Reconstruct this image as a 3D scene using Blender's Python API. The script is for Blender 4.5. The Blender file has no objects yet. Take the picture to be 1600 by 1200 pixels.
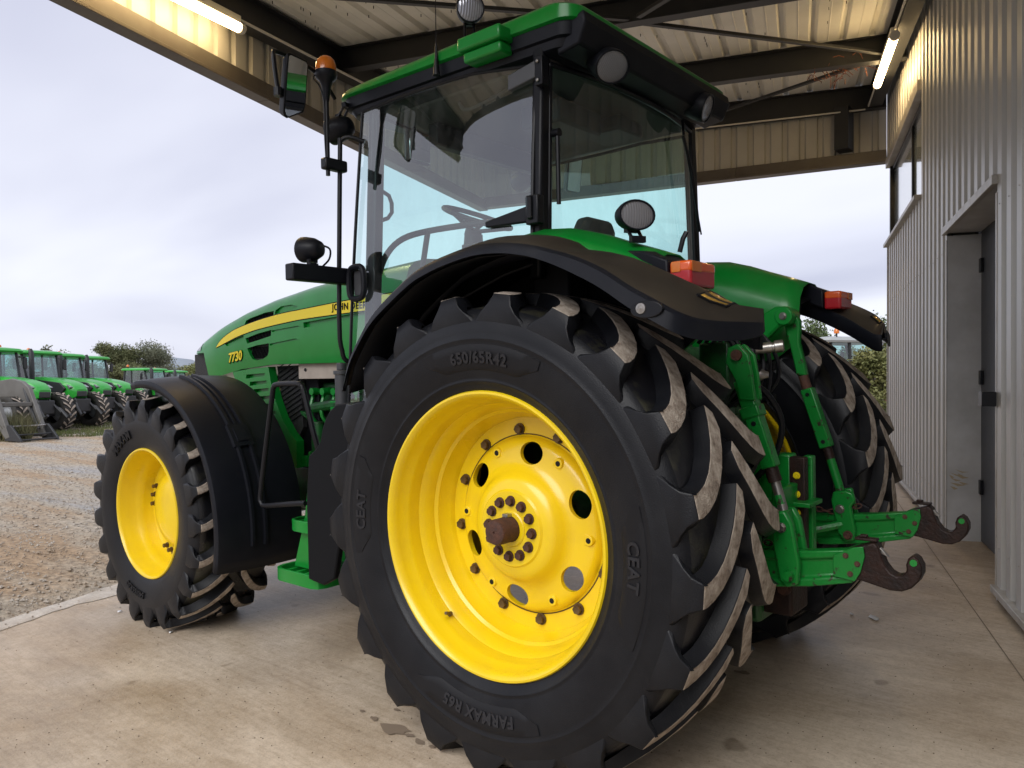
import bpy, math, random
from mathutils import Vector, Matrix
R = math.radians
random.seed(7)
SC = bpy.context.scene
COL = SC.collection
# ------------------------------------------------------------------ camera
CW = Vector((-1.99224, 3.44925, 1.48239))
YAW, PITCH = R(-50.2372), R(-0.143)
cam = bpy.data.cameras.new('camera'); camo = bpy.data.objects.new('camera', cam); COL.objects.link(camo)
cam.sensor_width = 36.0; cam.lens = 36 * 1202.07 / 1600; cam.clip_start = 0.05; cam.clip_end = 2000
Fw = Vector((math.cos(YAW) * math.cos(PITCH), math.sin(YAW) * math.cos(PITCH), math.sin(PITCH)))
Rw = Vector((math.sin(YAW), -math.cos(YAW), 0)); Uw = Rw.cross(Fw)
camo.matrix_world = Matrix(((Rw.x, Uw.x, -Fw.x, CW.x), (Rw.y, Uw.y, -Fw.y, CW.y), (Rw.z, Uw.z, -Fw.z, CW.z), (0, 0, 0, 1)))
SC.camera = camo
# ------------------------------------------------------------------ world: overcast sky
SUN_EL, SUN_AZ = R(42), R(100)        # azimuth in the XY plane, counter-clockwise from +X, towards the sun
SC.view_settings.view_transform = 'Standard'; SC.view_settings.look = 'None'
SC.view_settings.exposure = 1.0; SC.view_settings.gamma = 1.0; SC.view_settings.use_curve_mapping = False
W = bpy.data.worlds.new('World'); SC.world = W; W.use_nodes = True
def N(nt, t, **kw):
    n = nt.nodes.new(t)
    for k, v in kw.items():
        if k.startswith('i_'):
            key = k[2:]; key = int(key) if key.isdigit() else key.replace('_', ' ')
            n.inputs[key].default_value = v
        else: setattr(n, k, v)
    return n
nt = W.node_tree; nt.nodes.clear(); lk = nt.links.new
sky = N(nt, 'ShaderNodeTexSky', sky_type='NISHITA', sun_disc=False, sun_elevation=SUN_EL, sun_rotation=R(90) - SUN_AZ)
tc = N(nt, 'ShaderNodeTexCoord')
sep = N(nt, 'ShaderNodeSeparateXYZ'); lk(tc.outputs['Generated'], sep.inputs[0])
mz = N(nt, 'ShaderNodeMath', operation='MAXIMUM', i_1=0.0); lk(sep.outputs['Z'], mz.inputs[0])
az = N(nt, 'ShaderNodeMath', operation='ADD', i_1=0.16); lk(mz.outputs[0], az.inputs[0])
dx = N(nt, 'ShaderNodeMath', operation='DIVIDE'); lk(sep.outputs['X'], dx.inputs[0]); lk(az.outputs[0], dx.inputs[1])
dy = N(nt, 'ShaderNodeMath', operation='DIVIDE'); lk(sep.outputs['Y'], dy.inputs[0]); lk(az.outputs[0], dy.inputs[1])
cb = N(nt, 'ShaderNodeCombineXYZ'); lk(dx.outputs[0], cb.inputs[0]); lk(dy.outputs[0], cb.inputs[1])
mp = N(nt, 'ShaderNodeMapping'); mp.inputs['Rotation'].default_value = (0, 0, R(35)); mp.inputs['Scale'].default_value = (0.42, 0.75, 1); mp.inputs['Location'].default_value = (1.7, 0.6, 0)
lk(cb.outputs[0], mp.inputs[0])
n1 = N(nt, 'ShaderNodeTexNoise', i_Scale=1.0, i_Detail=4.0, i_Roughness=0.42, i_Distortion=0.3); lk(mp.outputs[0], n1.inputs['Vector'])
cr = N(nt, 'ShaderNodeValToRGB'); lk(n1.outputs['Fac'], cr.inputs[0])
e = cr.color_ramp.elements; e[0].position = 0.30; e[0].color = (0.345, 0.355, 0.445, 1); e[1].position = 0.62; e[1].color = (0.55, 0.56, 0.63, 1)
skm = N(nt, 'ShaderNodeMix', data_type='RGBA', blend_type='MULTIPLY', i_0=1.0)
sks = N(nt, 'ShaderNodeVectorMath', operation='SCALE'); sks.inputs['Scale'].default_value = 0.07; lk(sky.outputs[0], sks.inputs[0])
mx = N(nt, 'ShaderNodeMix', data_type='RGBA', i_0=0.92); lk(sks.outputs[0], mx.inputs['A']); lk(cr.outputs[0], mx.inputs['B'])
bg = N(nt, 'ShaderNodeBackground', i_Strength=0.90); lk(mx.outputs['Result'], bg.inputs['Color'])
wo = N(nt, 'ShaderNodeOutputWorld'); lk(bg.outputs[0], wo.inputs[0])
# ------------------------------------------------------------------ soft sun of an overcast day
sl = bpy.data.lights.new('sun', 'SUN'); sl.energy = 1.5; sl.angle = R(50); sl.color = (1.0, 0.985, 0.96)
so = bpy.data.objects.new('sun', sl); COL.objects.link(so)
so.rotation_euler = Vector((-math.cos(SUN_AZ) * math.cos(SUN_EL), -math.sin(SUN_AZ) * math.cos(SUN_EL), -math.sin(SUN_EL))).to_track_quat('-Z', 'Y').to_euler()
so.location = (0, 12, 14)
# ------------------------------------------------------------------ frames
TM = Matrix(((0.99999, -0.0003, 0.00479, 0), (0.00017, 0.99964, 0.02698, 0), (-0.0048, -0.02698, 0.99962, 0), (0, 0, 0, 1)))  # tractor + sloping slab
NSL = Vector((0.00479, 0.02698, 0.99962))
TH = YAW - math.atan((1248 - 800) / 1202.07)
BW = Vector((math.cos(TH), math.sin(TH), 0)); BN = Vector((math.sin(TH), -math.cos(TH), 0))
def B(s, q, z): return Vector((CW.x, CW.y, 0)) + BW * s + BN * q + Vector((0, 0, z))
def slab_z(v): return -(NSL.x * v.x + NSL.y * v.y) / NSL.z
def BS(s, q, h=0.0):
    v = B(s, q, 0); return Vector((v.x, v.y, slab_z(v) + h))
YARD = -0.13
def CP(px, depth, z):     # a place given by its direction and distance
    r = (px - 800) / 1202.07 * depth
    f = Vector((math.cos(YAW), math.sin(YAW), 0))
    p = CW + f * depth + Rw * r; p.z = z; return p
# ------------------------------------------------------------------ mesh builder
class MB:
    def __init__(s): s.v = []; s.f = []; s.m = []
    def add(s, vs, fs, mi=0):
        o = len(s.v); s.v += [tuple(v) for v in vs]
        for i, f in enumerate(fs):
            s.f.append([o + k for k in f]); s.m.append(mi if isinstance(mi, int) else mi[i])
        return s
    def box(s, lo, hi, mi=0, fr=None):
        x0, y0, z0 = lo; x1, y1, z1 = hi
        vs = [(x0, y0, z0), (x1, y0, z0), (x1, y1, z0), (x0, y1, z0), (x0, y0, z1), (x1, y0, z1), (x1, y1, z1), (x0, y1, z1)]
        if fr: vs = [fr(*v) for v in vs]
        return s.add(vs, [(0, 3, 2, 1), (4, 5, 6, 7), (0, 1, 5, 4), (1, 2, 6, 5), (2, 3, 7, 6), (3, 0, 4, 7)], mi)
    def loft(s, rings, closed=True, caps=True, mi=0):
        n = len(rings[0]); vs = [p for r in rings for p in r]; fs = []
        for i in range(len(rings) - 1):
            for j in range(n if closed else n - 1):
                k = (j + 1) % n; fs.append((i * n + j, i * n + k, (i + 1) * n + k, (i + 1) * n + j))
        if caps and closed:
            fs.append(tuple(range(n - 1, -1, -1))); fs.append(tuple((len(rings) - 1) * n + j for j in range(n)))
        return s.add(vs, fs, mi)
    def tube(s, pts, r, n=10, smooth=0, mi=0, caps=True):
        pts = [Vector(p) for p in pts]
        if smooth: pts = catmull(pts, smooth)
        rr = r if isinstance(r, (list, tuple)) else [r] * len(pts)
        if len(rr) != len(pts): rr = [rr[min(int(i * len(rr) / len(pts)), len(rr) - 1)] for i in range(len(pts))]
        rings = []; up = None
        for i, p in enumerate(pts):
            t = (pts[min(i + 1, len(pts) - 1)] - pts[max(i - 1, 0)]).normalized()
            if up is None:
                a = Vector((0, 0, 1)) if abs(t.z) < 0.9 else Vector((1, 0, 0)); up = (a - t * a.dot(t)).normalized()
            else: up = (up - t * up.dot(t)).normalized()
            b = t.cross(up)
            rings.append([p + (up * math.cos(2 * math.pi * k / n) + b * math.sin(2 * math.pi * k / n)) * rr[i] for k in range(n)])
        return s.loft(rings, True, caps, mi)
    def cyl(s, a, b, r, n=16, r2=None, mi=0): return s.tube([a, b], [r, r if r2 is None else r2], n, 0, mi)
    def lathe(s, prof, c=(0, 0, 0), ax=(0, 1, 0), n=48, mi=0, closed=False):
        ax = Vector(ax).normalized(); c = Vector(c)
        a = Vector((1, 0, 0)) if abs(ax.x) < 0.9 else Vector((0, 0, 1)); a = (a - ax * a.dot(ax)).normalized(); b = a.cross(ax)
        vs = []; fs = []; m = len(prof); mm = []
        for k in range(n):
            t = 2 * math.pi * k / n; d = a * math.cos(t) + b * math.sin(t)
            vs += [c + ax * y + d * r for y, r in prof]
        for k in range(n):
            k2 = (k + 1) % n
            for j in range(m if closed else m - 1):
                j2 = (j + 1) % m
                fs.append((k * m + j, k * m + j2, k2 * m + j2, k2 * m + j))
        return s.add(vs, fs, mi)
    def prism(s, poly, fn, t0, t1, mi=0):    # poly in 2D, fn(u, v, t) -> point
        n = len(poly)
        return s.loft([[fn(u, v, t0) for u, v in poly], [fn(u, v, t1) for u, v in poly]], True, True, mi)
    def grid(s, rows, mi=0):
        n = len(rows[0]); return s.add([p for r in rows for p in r], [(i * n + j, i * n + j + 1, (i + 1) * n + j + 1, (i + 1) * n + j) for i in range(len(rows) - 1) for j in range(n - 1)], mi)
    def mesh(s, name, mats, sharp=35, fixn=True):
        me = bpy.data.meshes.new(name); me.from_pydata(s.v, [], s.f)
        for m in (mats if isinstance(mats, (list, tuple)) else [mats]): me.materials.append(m)
        me.polygons.foreach_set('material_index', s.m)
        if fixn:
            import bmesh
            bm = bmesh.new(); bm.from_mesh(me); bmesh.ops.recalc_face_normals(bm, faces=bm.faces); bm.to_mesh(me); bm.free()
        me.polygons.foreach_set('use_smooth', [True] * len(me.polygons))
        me.set_sharp_from_angle(angle=R(sharp)); me.update()
        return me
    def build(s, name, mats, parent=None, bevel=0.0, sharp=35, seg=2, thick=0.0, fixn=True, off=-1.0):
        return put(name, s.mesh(name, mats, sharp, fixn), parent, bevel, seg, thick, off)
def put(name, me, parent=None, bevel=0.0, seg=2, thick=0.0, off=-1.0):
    o = bpy.data.objects.new(name, me); COL.objects.link(o)
    if parent: o.parent = parent
    if thick:
        m = o.modifiers.new('thick', 'SOLIDIFY'); m.thickness = thick; m.offset = off; m.use_even_offset = False
    if bevel:
        m = o.modifiers.new('bevel', 'BEVEL'); m.width = bevel; m.segments = seg; m.limit_method = 'ANGLE'; m.angle_limit = R(40); m.harden_normals = False
    return o
def catmull(p, k):
    out = []
    for i in range(len(p) - 1):
        a, b, c, d = p[max(i - 1, 0)], p[i], p[i + 1], p[min(i + 2, len(p) - 1)]
        for j in range(k):
            t = j / k
            out.append(0.5 * ((2 * b) + (c - a) * t + (2 * a - 5 * b + 4 * c - d) * t * t + (3 * b - a - 3 * c + d) * t ** 3))
    out.append(p[-1]); return out
def lerp(a, b, t): return a + (b - a) * t
def interp(tab, x):
    if x <= tab[0][0]: return tab[0][1]
    for (a, b), (c, d) in zip(tab, tab[1:]):
        if x <= c: return lerp(b, d, (x - a) / (c - a))
    return tab[-1][1]
def tag(o, label=None, cat=None, group=None, kind=None):
    if label: o['label'] = label
    if cat: o['category'] = cat
    if group: o['group'] = group
    if kind: o['kind'] = kind
    return o
def empty(name, parent=None, loc=(0, 0, 0), mat=None):
    o = bpy.data.objects.new(name, None); COL.objects.link(o); o.empty_display_size = 0.2
    if parent: o.parent = parent
    if mat is not None: o.matrix_world = mat
    else: o.location = loc
    return o
KIDS = {}
def copy_tree(o, parent=None):
    c = o.copy(); COL.objects.link(c); c.parent = parent
    for ch in [x for x in COL.objects if x.parent == o]: copy_tree(ch, c)
    return c
def cut(o, cutters):
    for c in cutters:
        m = o.modifiers.new('cut', 'BOOLEAN'); m.operation = 'DIFFERENCE'; m.solver = 'EXACT'; m.object = c
    dg = bpy.context.evaluated_depsgraph_get(); dg.update()
    me = bpy.data.meshes.new_from_object(o.evaluated_get(dg)); old = o.data
    o.modifiers.clear(); o.data = me
    for c in cutters:
        d = c.data; bpy.data.objects.remove(c); bpy.data.meshes.remove(d)
    me.polygons.foreach_set('use_smooth', [True] * len(me.polygons)); me.set_sharp_from_angle(angle=R(30))
    return o
def text_mesh(body, size, extrude=0.0, shear=0.0, space=1.0, bold=0.0):
    cu = bpy.data.curves.new('lettering', 'FONT'); cu.body = body; cu.size = size; cu.extrude = extrude; cu.shear = shear
    cu.space_character = space; cu.resolution_u = 3; cu.align_x = 'CENTER'; cu.offset = bold
    o = bpy.data.objects.new('lettering', cu); COL.objects.link(o)
    dg = bpy.context.evaluated_depsgraph_get(); dg.update()
    me = bpy.data.meshes.new_from_object(o.evaluated_get(dg))
    bpy.data.objects.remove(o); bpy.data.curves.remove(cu)
    return me
# ------------------------------------------------------------------ materials
def mat(name, col, rough=0.5, metal=0.0, noise=0.0, nscale=20.0, col2=None, ramp=(0.35, 0.7), bump=0.0, bscale=60.0, coat=0.0, spec=0.5, rvar=0.0, detail=5.0, stretch=None):
    m = bpy.data.materials.new(name); m.use_nodes = True; nt = m.node_tree; nt.nodes.clear(); lk = nt.links.new
    b = N(nt, 'ShaderNodeBsdfPrincipled'); out = N(nt, 'ShaderNodeOutputMaterial'); lk(b.outputs[0], out.inputs[0])
    b.inputs['Base Color'].default_value = (*col, 1); b.inputs['Roughness'].default_value = rough; b.inputs['Metallic'].default_value = metal
    b.inputs['Coat Weight'].default_value = coat; b.inputs['Coat Roughness'].default_value = 0.12; b.inputs['Specular IOR Level'].default_value = spec
    tc = N(nt, 'ShaderNodeTexCoord'); v = tc.outputs['Object']
    if stretch:
        mpn = N(nt, 'ShaderNodeMapping'); mpn.inputs['Scale'].default_value = stretch; lk(v, mpn.inputs[0]); v = mpn.outputs[0]
    if col2 is not None:
        n = N(nt, 'ShaderNodeTexNoise', i_Scale=nscale, i_Detail=detail, i_Roughness=0.6); lk(v, n.inputs['Vector'])
        r = N(nt, 'ShaderNodeValToRGB'); lk(n.outputs['Fac'], r.inputs[0])
        r.color_ramp.elements[0].position = ramp[0]; r.color_ramp.elements[0].color = (*col, 1)
        r.color_ramp.elements[1].position = ramp[1]; r.color_ramp.elements[1].color = (*col2, 1)
        lk(r.outputs[0], b.inputs['Base Color'])
    if rvar:
        n = N(nt, 'ShaderNodeTexNoise', i_Scale=nscale * 0.7, i_Detail=4.0); lk(v, n.inputs['Vector'])
        mr = N(nt, 'ShaderNodeMapRange', i_3=max(0.02, rough - rvar), i_4=min(1, rough + rvar)); lk(n.outputs['Fac'], mr.inputs[0]); lk(mr.outputs[0], b.inputs['Roughness'])
    if bump:
        n = N(nt, 'ShaderNodeTexNoise', i_Scale=bscale, i_Detail=4.0); lk(v, n.inputs['Vector'])
        bp = N(nt, 'ShaderNodeBump', i_Strength=bump, i_Distance=0.01); lk(n.outputs['Fac'], bp.inputs['Height']); lk(bp.outputs[0], b.inputs['Normal'])
    return m
def glass(name, tint=(0.74, 0.90, 0.87), refl=1.0, rough=0.0):
    m = bpy.data.materials.new(name); m.use_nodes = True; nt = m.node_tree; nt.nodes.clear(); lk = nt.links.new
    t = N(nt, 'ShaderNodeBsdfTransparent', i_Color=(*tint, 1)); g = N(nt, 'ShaderNodeBsdfGlossy', i_Roughness=rough, i_Color=(1, 1, 1, 1))
    geo = N(nt, 'ShaderNodeNewGeometry'); dt = N(nt, 'ShaderNodeVectorMath', operation='DOT_PRODUCT'); lk(geo.outputs['Normal'], dt.inputs[0]); lk(geo.outputs['Incoming'], dt.inputs[1])
    ab = N(nt, 'ShaderNodeMath', operation='ABSOLUTE'); lk(dt.outputs['Value'], ab.inputs[0]); om = N(nt, 'ShaderNodeMath', operation='SUBTRACT', i_0=1.0); lk(ab.outputs[0], om.inputs[1])
    pw = N(nt, 'ShaderNodeMath', operation='POWER', i_1=5.0); lk(om.outputs[0], pw.inputs[0]); k = N(nt, 'ShaderNodeMath', operation='MULTIPLY_ADD', i_1=1 - 0.08 * refl, i_2=0.08 * refl); lk(pw.outputs[0], k.inputs[0])
    x = N(nt, 'ShaderNodeMixShader'); lk(k.outputs[0], x.inputs[0]); lk(t.outputs[0], x.inputs[1]); lk(g.outputs[0], x.inputs[2])
    tcg = N(nt, 'ShaderNodeTexCoord'); mg = N(nt, 'ShaderNodeMapping'); mg.inputs['Scale'].default_value = (3, 3, 1.2); mg.inputs['Rotation'].default_value = (.5, .4, .3); lk(tcg.outputs['Object'], mg.inputs[0])
    ng = N(nt, 'ShaderNodeTexNoise', i_Scale=3.0, i_Detail=8.0, i_Roughness=0.7); lk(mg.outputs[0], ng.inputs['Vector']); rg = N(nt, 'ShaderNodeMapRange', i_1=0.45, i_2=0.8, i_3=0.006, i_4=0.085); lk(ng.outputs['Fac'], rg.inputs[0])
    dg_ = N(nt, 'ShaderNodeBsdfDiffuse', i_Color=(0.45, 0.46, 0.46, 1)); x2 = N(nt, 'ShaderNodeMixShader'); lk(rg.outputs[0], x2.inputs[0]); lk(x.outputs[0], x2.inputs[1]); lk(dg_.outputs[0], x2.inputs[2])
    o = N(nt, 'ShaderNodeOutputMaterial'); lk(x2.outputs[0], o.inputs[0]); return m
def emit(name, col, st):
    m = bpy.data.materials.new(name); m.use_nodes = True; nt = m.node_tree; nt.nodes.clear()
    e = N(nt, 'ShaderNodeEmission', i_Color=(*col, 1), i_Strength=st); o = N(nt, 'ShaderNodeOutputMaterial'); nt.links.new(e.outputs[0], o.inputs[0]); return m
M = {}
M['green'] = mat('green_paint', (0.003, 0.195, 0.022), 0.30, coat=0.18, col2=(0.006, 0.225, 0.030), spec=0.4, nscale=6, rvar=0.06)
M['worn_green'] = mat('worn_green_paint', (0.004, 0.175, 0.022), 0.36, coat=0.10, spec=0.4, col2=(0.028, 0.018, 0.012), nscale=30, ramp=(0.60, 0.65), bump=0.15, bscale=60, rvar=0.12, detail=8.0)
M['dirty_green'] = mat('oily_green_paint', (0.006, 0.085, 0.016), 0.4, col2=(0.010, 0.012, 0.008), nscale=9, ramp=(0.42, 0.66), bump=0.2, bscale=30, rvar=0.15)
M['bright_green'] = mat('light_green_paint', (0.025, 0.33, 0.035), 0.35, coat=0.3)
M['yellow'] = mat('yellow_paint', (0.82, 0.58, 0.006), 0.30, coat=0.3, col2=(0.72, 0.49, 0.018), nscale=7, ramp=(0.45, 0.85), rvar=0.08, detail=8.0)
M['yellow_old'] = mat('dusty_yellow_paint', (0.62, 0.40, 0.01), 0.5, col2=(0.40, 0.25, 0.03), nscale=7)
M['decal'] = mat('yellow_decal', (0.80, 0.63, 0.01), 0.35)
M['rubber'] = mat('black_rubber', (0.0055, 0.006, 0.0080), 0.37, col2=(0.012, 0.0125, 0.0145), nscale=5, bump=0.16, bscale=240, rvar=0.16, spec=0.24)  # faint blue of the sky put into the black base colour
M['rubber_low'] = mat('rubber_recess', (0.0055, 0.0055, 0.007), 0.55, bump=0.08, bscale=200, spec=0.28)
M['rubber_letter'] = mat('rubber_lettering', (0.016, 0.016, 0.019), 0.42, spec=.35)
M['rubber_dirty'] = mat('dirty_rubber', (0.007, 0.007, 0.009), 0.30, col2=(0.055, 0.053, 0.029), nscale=4, ramp=(0.50, 0.74), bump=0.12, bscale=120, rvar=0.16, spec=0.55)
M['dust'] = mat('worn_dusty_rubber', (0.50, 0.43, 0.355), 0.9, col2=(0.23, 0.18, 0.14), nscale=38, ramp=(0.36, 0.74), bump=0.5, bscale=160)
_nt = M['dust'].node_tree; _r = [n for n in _nt.nodes if n.type == 'VALTORGB'][0]; _e = _r.color_ramp.elements.new(0.80); _e.color = (0.03, 0.027, 0.025, 1)
_n = [n for n in _nt.nodes if n.type == 'TEX_NOISE'][0]; _n.inputs['Detail'].default_value = 9.0; _n.inputs['Scale'].default_value = 26.0; _r.color_ramp.elements[1].position = 0.64
M['plastic'] = mat('black_plastic', (0.0055, 0.0065, 0.0105), 0.44, bump=0.06, bscale=300, col2=(0.009, 0.010, 0.014), nscale=7, rvar=0.12, spec=0.22)  # sky's blue tint mixed into the base colour here too
M['flare'] = mat('faded_black_plastic', (0.026, 0.021, 0.016), 0.46, col2=(0.042, 0.033, 0.023), nscale=5, bump=0.05, bscale=260, rvar=0.08, spec=0.4)
M['matte_black'] = mat('matt_black_metal', (0.004, 0.0045, 0.006), 0.6, spec=0.15)
M['frame'] = mat('black_frame', (0.006, 0.0065, 0.009), 0.38, spec=0.28)
M['rust'] = mat('rusty_steel', (0.085, 0.032, 0.018), 0.75, col2=(0.045, 0.020, 0.014), nscale=45, bump=0.4, bscale=120)
M['darkrust'] = mat('dark_worn_steel', (0.013, 0.008, 0.007), 0.5, metal=0.1, spec=.3, col2=(0.030, 0.013, 0.009), nscale=22, bump=0.35, bscale=90, rvar=0.12)
M['steel'] = mat('bare_steel', (0.42, 0.41, 0.39), 0.32, metal=0.9, col2=(0.25, 0.22, 0.19), nscale=30, rvar=0.1)
M['bolt'] = mat('bronze_bolt', (0.16, 0.10, 0.045), 0.5, metal=0.5, col2=(0.07, 0.045, 0.02), nscale=60)
M['grey_plastic'] = mat('dark_grey_plastic', (0.05, 0.052, 0.058), 0.45)
M['interior'] = mat('cab_interior', (0.10, 0.095, 0.085), 0.75)
M['interior_dark'] = mat('cab_dark_trim', (0.022, 0.023, 0.024), 0.6)
M['seat'] = mat('seat_fabric', (0.035, 0.033, 0.032), 0.9, bump=0.3, bscale=180)
M['liner'] = mat('roof_liner', (0.07, 0.066, 0.06), 0.9)
M['panel'] = mat('beige_panel', (0.42, 0.36, 0.30), 0.6, col2=(0.33, 0.28, 0.23), nscale=9)
M['glass'] = glass('tinted_glass', (0.74, 0.95, 0.92), 1.0)
M['door_glass'] = glass('door_glass', (0.76, 0.95, 0.93), 2.0)
M['mirror'] = mat('mirror_glass', (0.75, 0.78, 0.80), 0.03, metal=1.0)
M['lens'] = mat('ribbed_lamp_lens', (0.30, 0.30, 0.32), 0.12, metal=0.5, spec=0.8)
M['amber'] = mat('amber_lens', (0.60, 0.15, 0.008), 0.22, coat=0.5)
M['orange'] = mat('orange_lens', (0.70, 0.10, 0.012), 0.20, coat=0.5)
M['red'] = mat('red_lens', (0.40, 0.012, 0.02), 0.20, coat=0.5)
M['gold'] = mat('amber_reflector', (0.75, 0.45, 0.10), 0.18, metal=0.7)
M['white'] = mat('white_plastic', (0.72, 0.72, 0.70), 0.5)
# ================================================================== ground
def concrete_mat(name, a, b, c, sc=1.0):
    m = bpy.data.materials.new(name); m.use_nodes = True; nt = m.node_tree; nt.nodes.clear(); lk = nt.links.new
    bs = N(nt, 'ShaderNodeBsdfPrincipled'); out = N(nt, 'ShaderNodeOutputMaterial'); lk(bs.outputs[0], out.inputs[0])
    tc = N(nt, 'ShaderNodeTexCoord')
    n1 = N(nt, 'ShaderNodeTexNoise', i_Scale=0.55 * sc, i_Detail=6.0, i_Roughness=0.62, i_Distortion=0.6); lk(tc.outputs['Object'], n1.inputs['Vector'])
    mp = N(nt, 'ShaderNodeMapping'); mp.inputs['Rotation'].default_value = (0, 0, R(28)); mp.inputs['Scale'].default_value = (1.0, 2.6, 1); lk(tc.outputs['Object'], mp.inputs[0])
    n2 = N(nt, 'ShaderNodeTexNoise', i_Scale=1.6 * sc, i_Detail=8.0, i_Roughness=0.7); lk(mp.outputs[0], n2.inputs['Vector'])
    n3 = N(nt, 'ShaderNodeTexNoise', i_Scale=90.0, i_Detail=3.0, i_Roughness=0.7); lk(tc.outputs['Object'], n3.inputs['Vector'])
    r1 = N(nt, 'ShaderNodeValToRGB'); lk(n1.outputs['Fac'], r1.inputs[0]); e = r1.color_ramp.elements
    e[0].position = 0.36; e[0].color = (*b, 1); e[1].position = 0.56; e[1].color = (*a, 1)
    r2 = N(nt, 'ShaderNodeValToRGB'); lk(n2.outputs['Fac'], r2.inputs[0]); e = r2.color_ramp.elements
    e[0].position = 0.30; e[0].color = (0.78, 0.75, 0.71, 1); e[1].position = 0.62; e[1].color = (1.06, 1.05, 1.04, 1)
    x = N(nt, 'ShaderNodeMix', data_type='RGBA', blend_type='MULTIPLY', i_0=0.75); lk(r1.outputs[0], x.inputs['A']); lk(r2.outputs[0], x.inputs['B'])
    r3 = N(nt, 'ShaderNodeValToRGB'); lk(n3.outputs['Fac'], r3.inputs[0]); e = r3.color_ramp.elements
    e[0].position = 0.28; e[0].color = (0.70, 0.68, 0.66, 1); e[1].position = 0.5; e[1].color = (1, 1, 1, 1)
    x2 = N(nt, 'ShaderNodeMix', data_type='RGBA', blend_type='MULTIPLY', i_0=0.7); lk(x.outputs['Result'], x2.inputs['A']); lk(r3.outputs[0], x2.inputs['B'])
    mp2 = N(nt, 'ShaderNodeMapping'); mp2.inputs['Rotation'].default_value = (0, 0, R(-22)); mp2.inputs['Scale'].default_value = (0.6, 9.0, 1); lk(tc.outputs['Object'], mp2.inputs[0])
    n6 = N(nt, 'ShaderNodeTexNoise', i_Scale=5.0, i_Detail=9.0, i_Roughness=0.75); lk(mp2.outputs[0], n6.inputs['Vector'])
    r6 = N(nt, 'ShaderNodeValToRGB'); lk(n6.outputs['Fac'], r6.inputs[0]); e = r6.color_ramp.elements
    e[0].position = 0.30; e[0].color = (0.80, 0.77, 0.73, 1); e[1].position = 0.55; e[1].color = (1.03, 1.03, 1.03, 1)
    n7 = N(nt, 'ShaderNodeTexNoise', i_Scale=24.0, i_Detail=8.0, i_Roughness=0.75); lk(tc.outputs['Object'], n7.inputs['Vector'])
    r7 = N(nt, 'ShaderNodeValToRGB'); lk(n7.outputs['Fac'], r7.inputs[0]); e = r7.color_ramp.elements
    e[0].position = 0.34; e[0].color = (0.82, 0.80, 0.77, 1); e[1].position = 0.58; e[1].color = (1.04, 1.04, 1.04, 1)
    x6 = N(nt, 'ShaderNodeMix', data_type='RGBA', blend_type='MULTIPLY', i_0=0.8); lk(x2.outputs['Result'], x6.inputs['A']); lk(r6.outputs[0], x6.inputs['B'])
    x7 = N(nt, 'ShaderNodeMix', data_type='RGBA', blend_type='MULTIPLY', i_0=0.9); lk(x6.outputs['Result'], x7.inputs['A']); lk(r7.outputs[0], x7.inputs['B']); x2 = x7
    # scattered dark oil spots
    vo = N(nt, 'ShaderNodeTexVoronoi', i_Scale=2.3, i_Randomness=1.0); n4 = N(nt, 'ShaderNodeTexNoise', i_Scale=9.0, i_Detail=3.0); lk(tc.outputs['Object'], n4.inputs['Vector'])
    vm = N(nt, 'ShaderNodeVectorMath', operation='MULTIPLY_ADD'); vm.inputs[1].default_value = (0.12, 0.12, 0.12); lk(n4.outputs['Color'], vm.inputs[0]); lk(tc.outputs['Object'], vm.inputs[2]); lk(vm.outputs[0], vo.inputs['Vector'])
    r4 = N(nt, 'ShaderNodeValToRGB'); lk(vo.outputs['Distance'], r4.inputs[0]); e = r4.color_ramp.elements
    e[0].position = 0.075; e[0].color = (*c, 1); e[1].position = 0.12; e[1].color = (1, 1, 1, 1)
    x3 = N(nt, 'ShaderNodeMix', data_type='RGBA', blend_type='MULTIPLY', i_0=0.55); lk(x2.outputs['Result'], x3.inputs['A']); lk(r4.outputs[0], x3.inputs['B'])
    lk(x3.outputs['Result'], bs.inputs['Base Color'])
    mr = N(nt, 'ShaderNodeMapRange', i_3=0.30, i_4=0.68); lk(n2.outputs['Fac'], mr.inputs[0]); lk(mr.outputs[0], bs.inputs['Roughness'])
    bp = N(nt, 'ShaderNodeBump', i_Strength=0.25, i_Distance=0.008); ad = N(nt, 'ShaderNodeMath', operation='ADD'); lk(n2.outputs['Fac'], ad.inputs[0]); lk(n3.outputs['Fac'], ad.inputs[1])
    lk(ad.outputs[0], bp.inputs['Height']); lk(bp.outputs[0], bs.inputs['Normal'])
    return m
M['concrete'] = concrete_mat('stained_concrete', (0.57, 0.485, 0.385), (0.37, 0.285, 0.195), (0.35, 0.30, 0.25))
M['kerb'] = concrete_mat('rough_pale_concrete', (0.57, 0.525, 0.46), (0.45, 0.395, 0.325), (0.6, 0.6, 0.6), 4)
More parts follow.
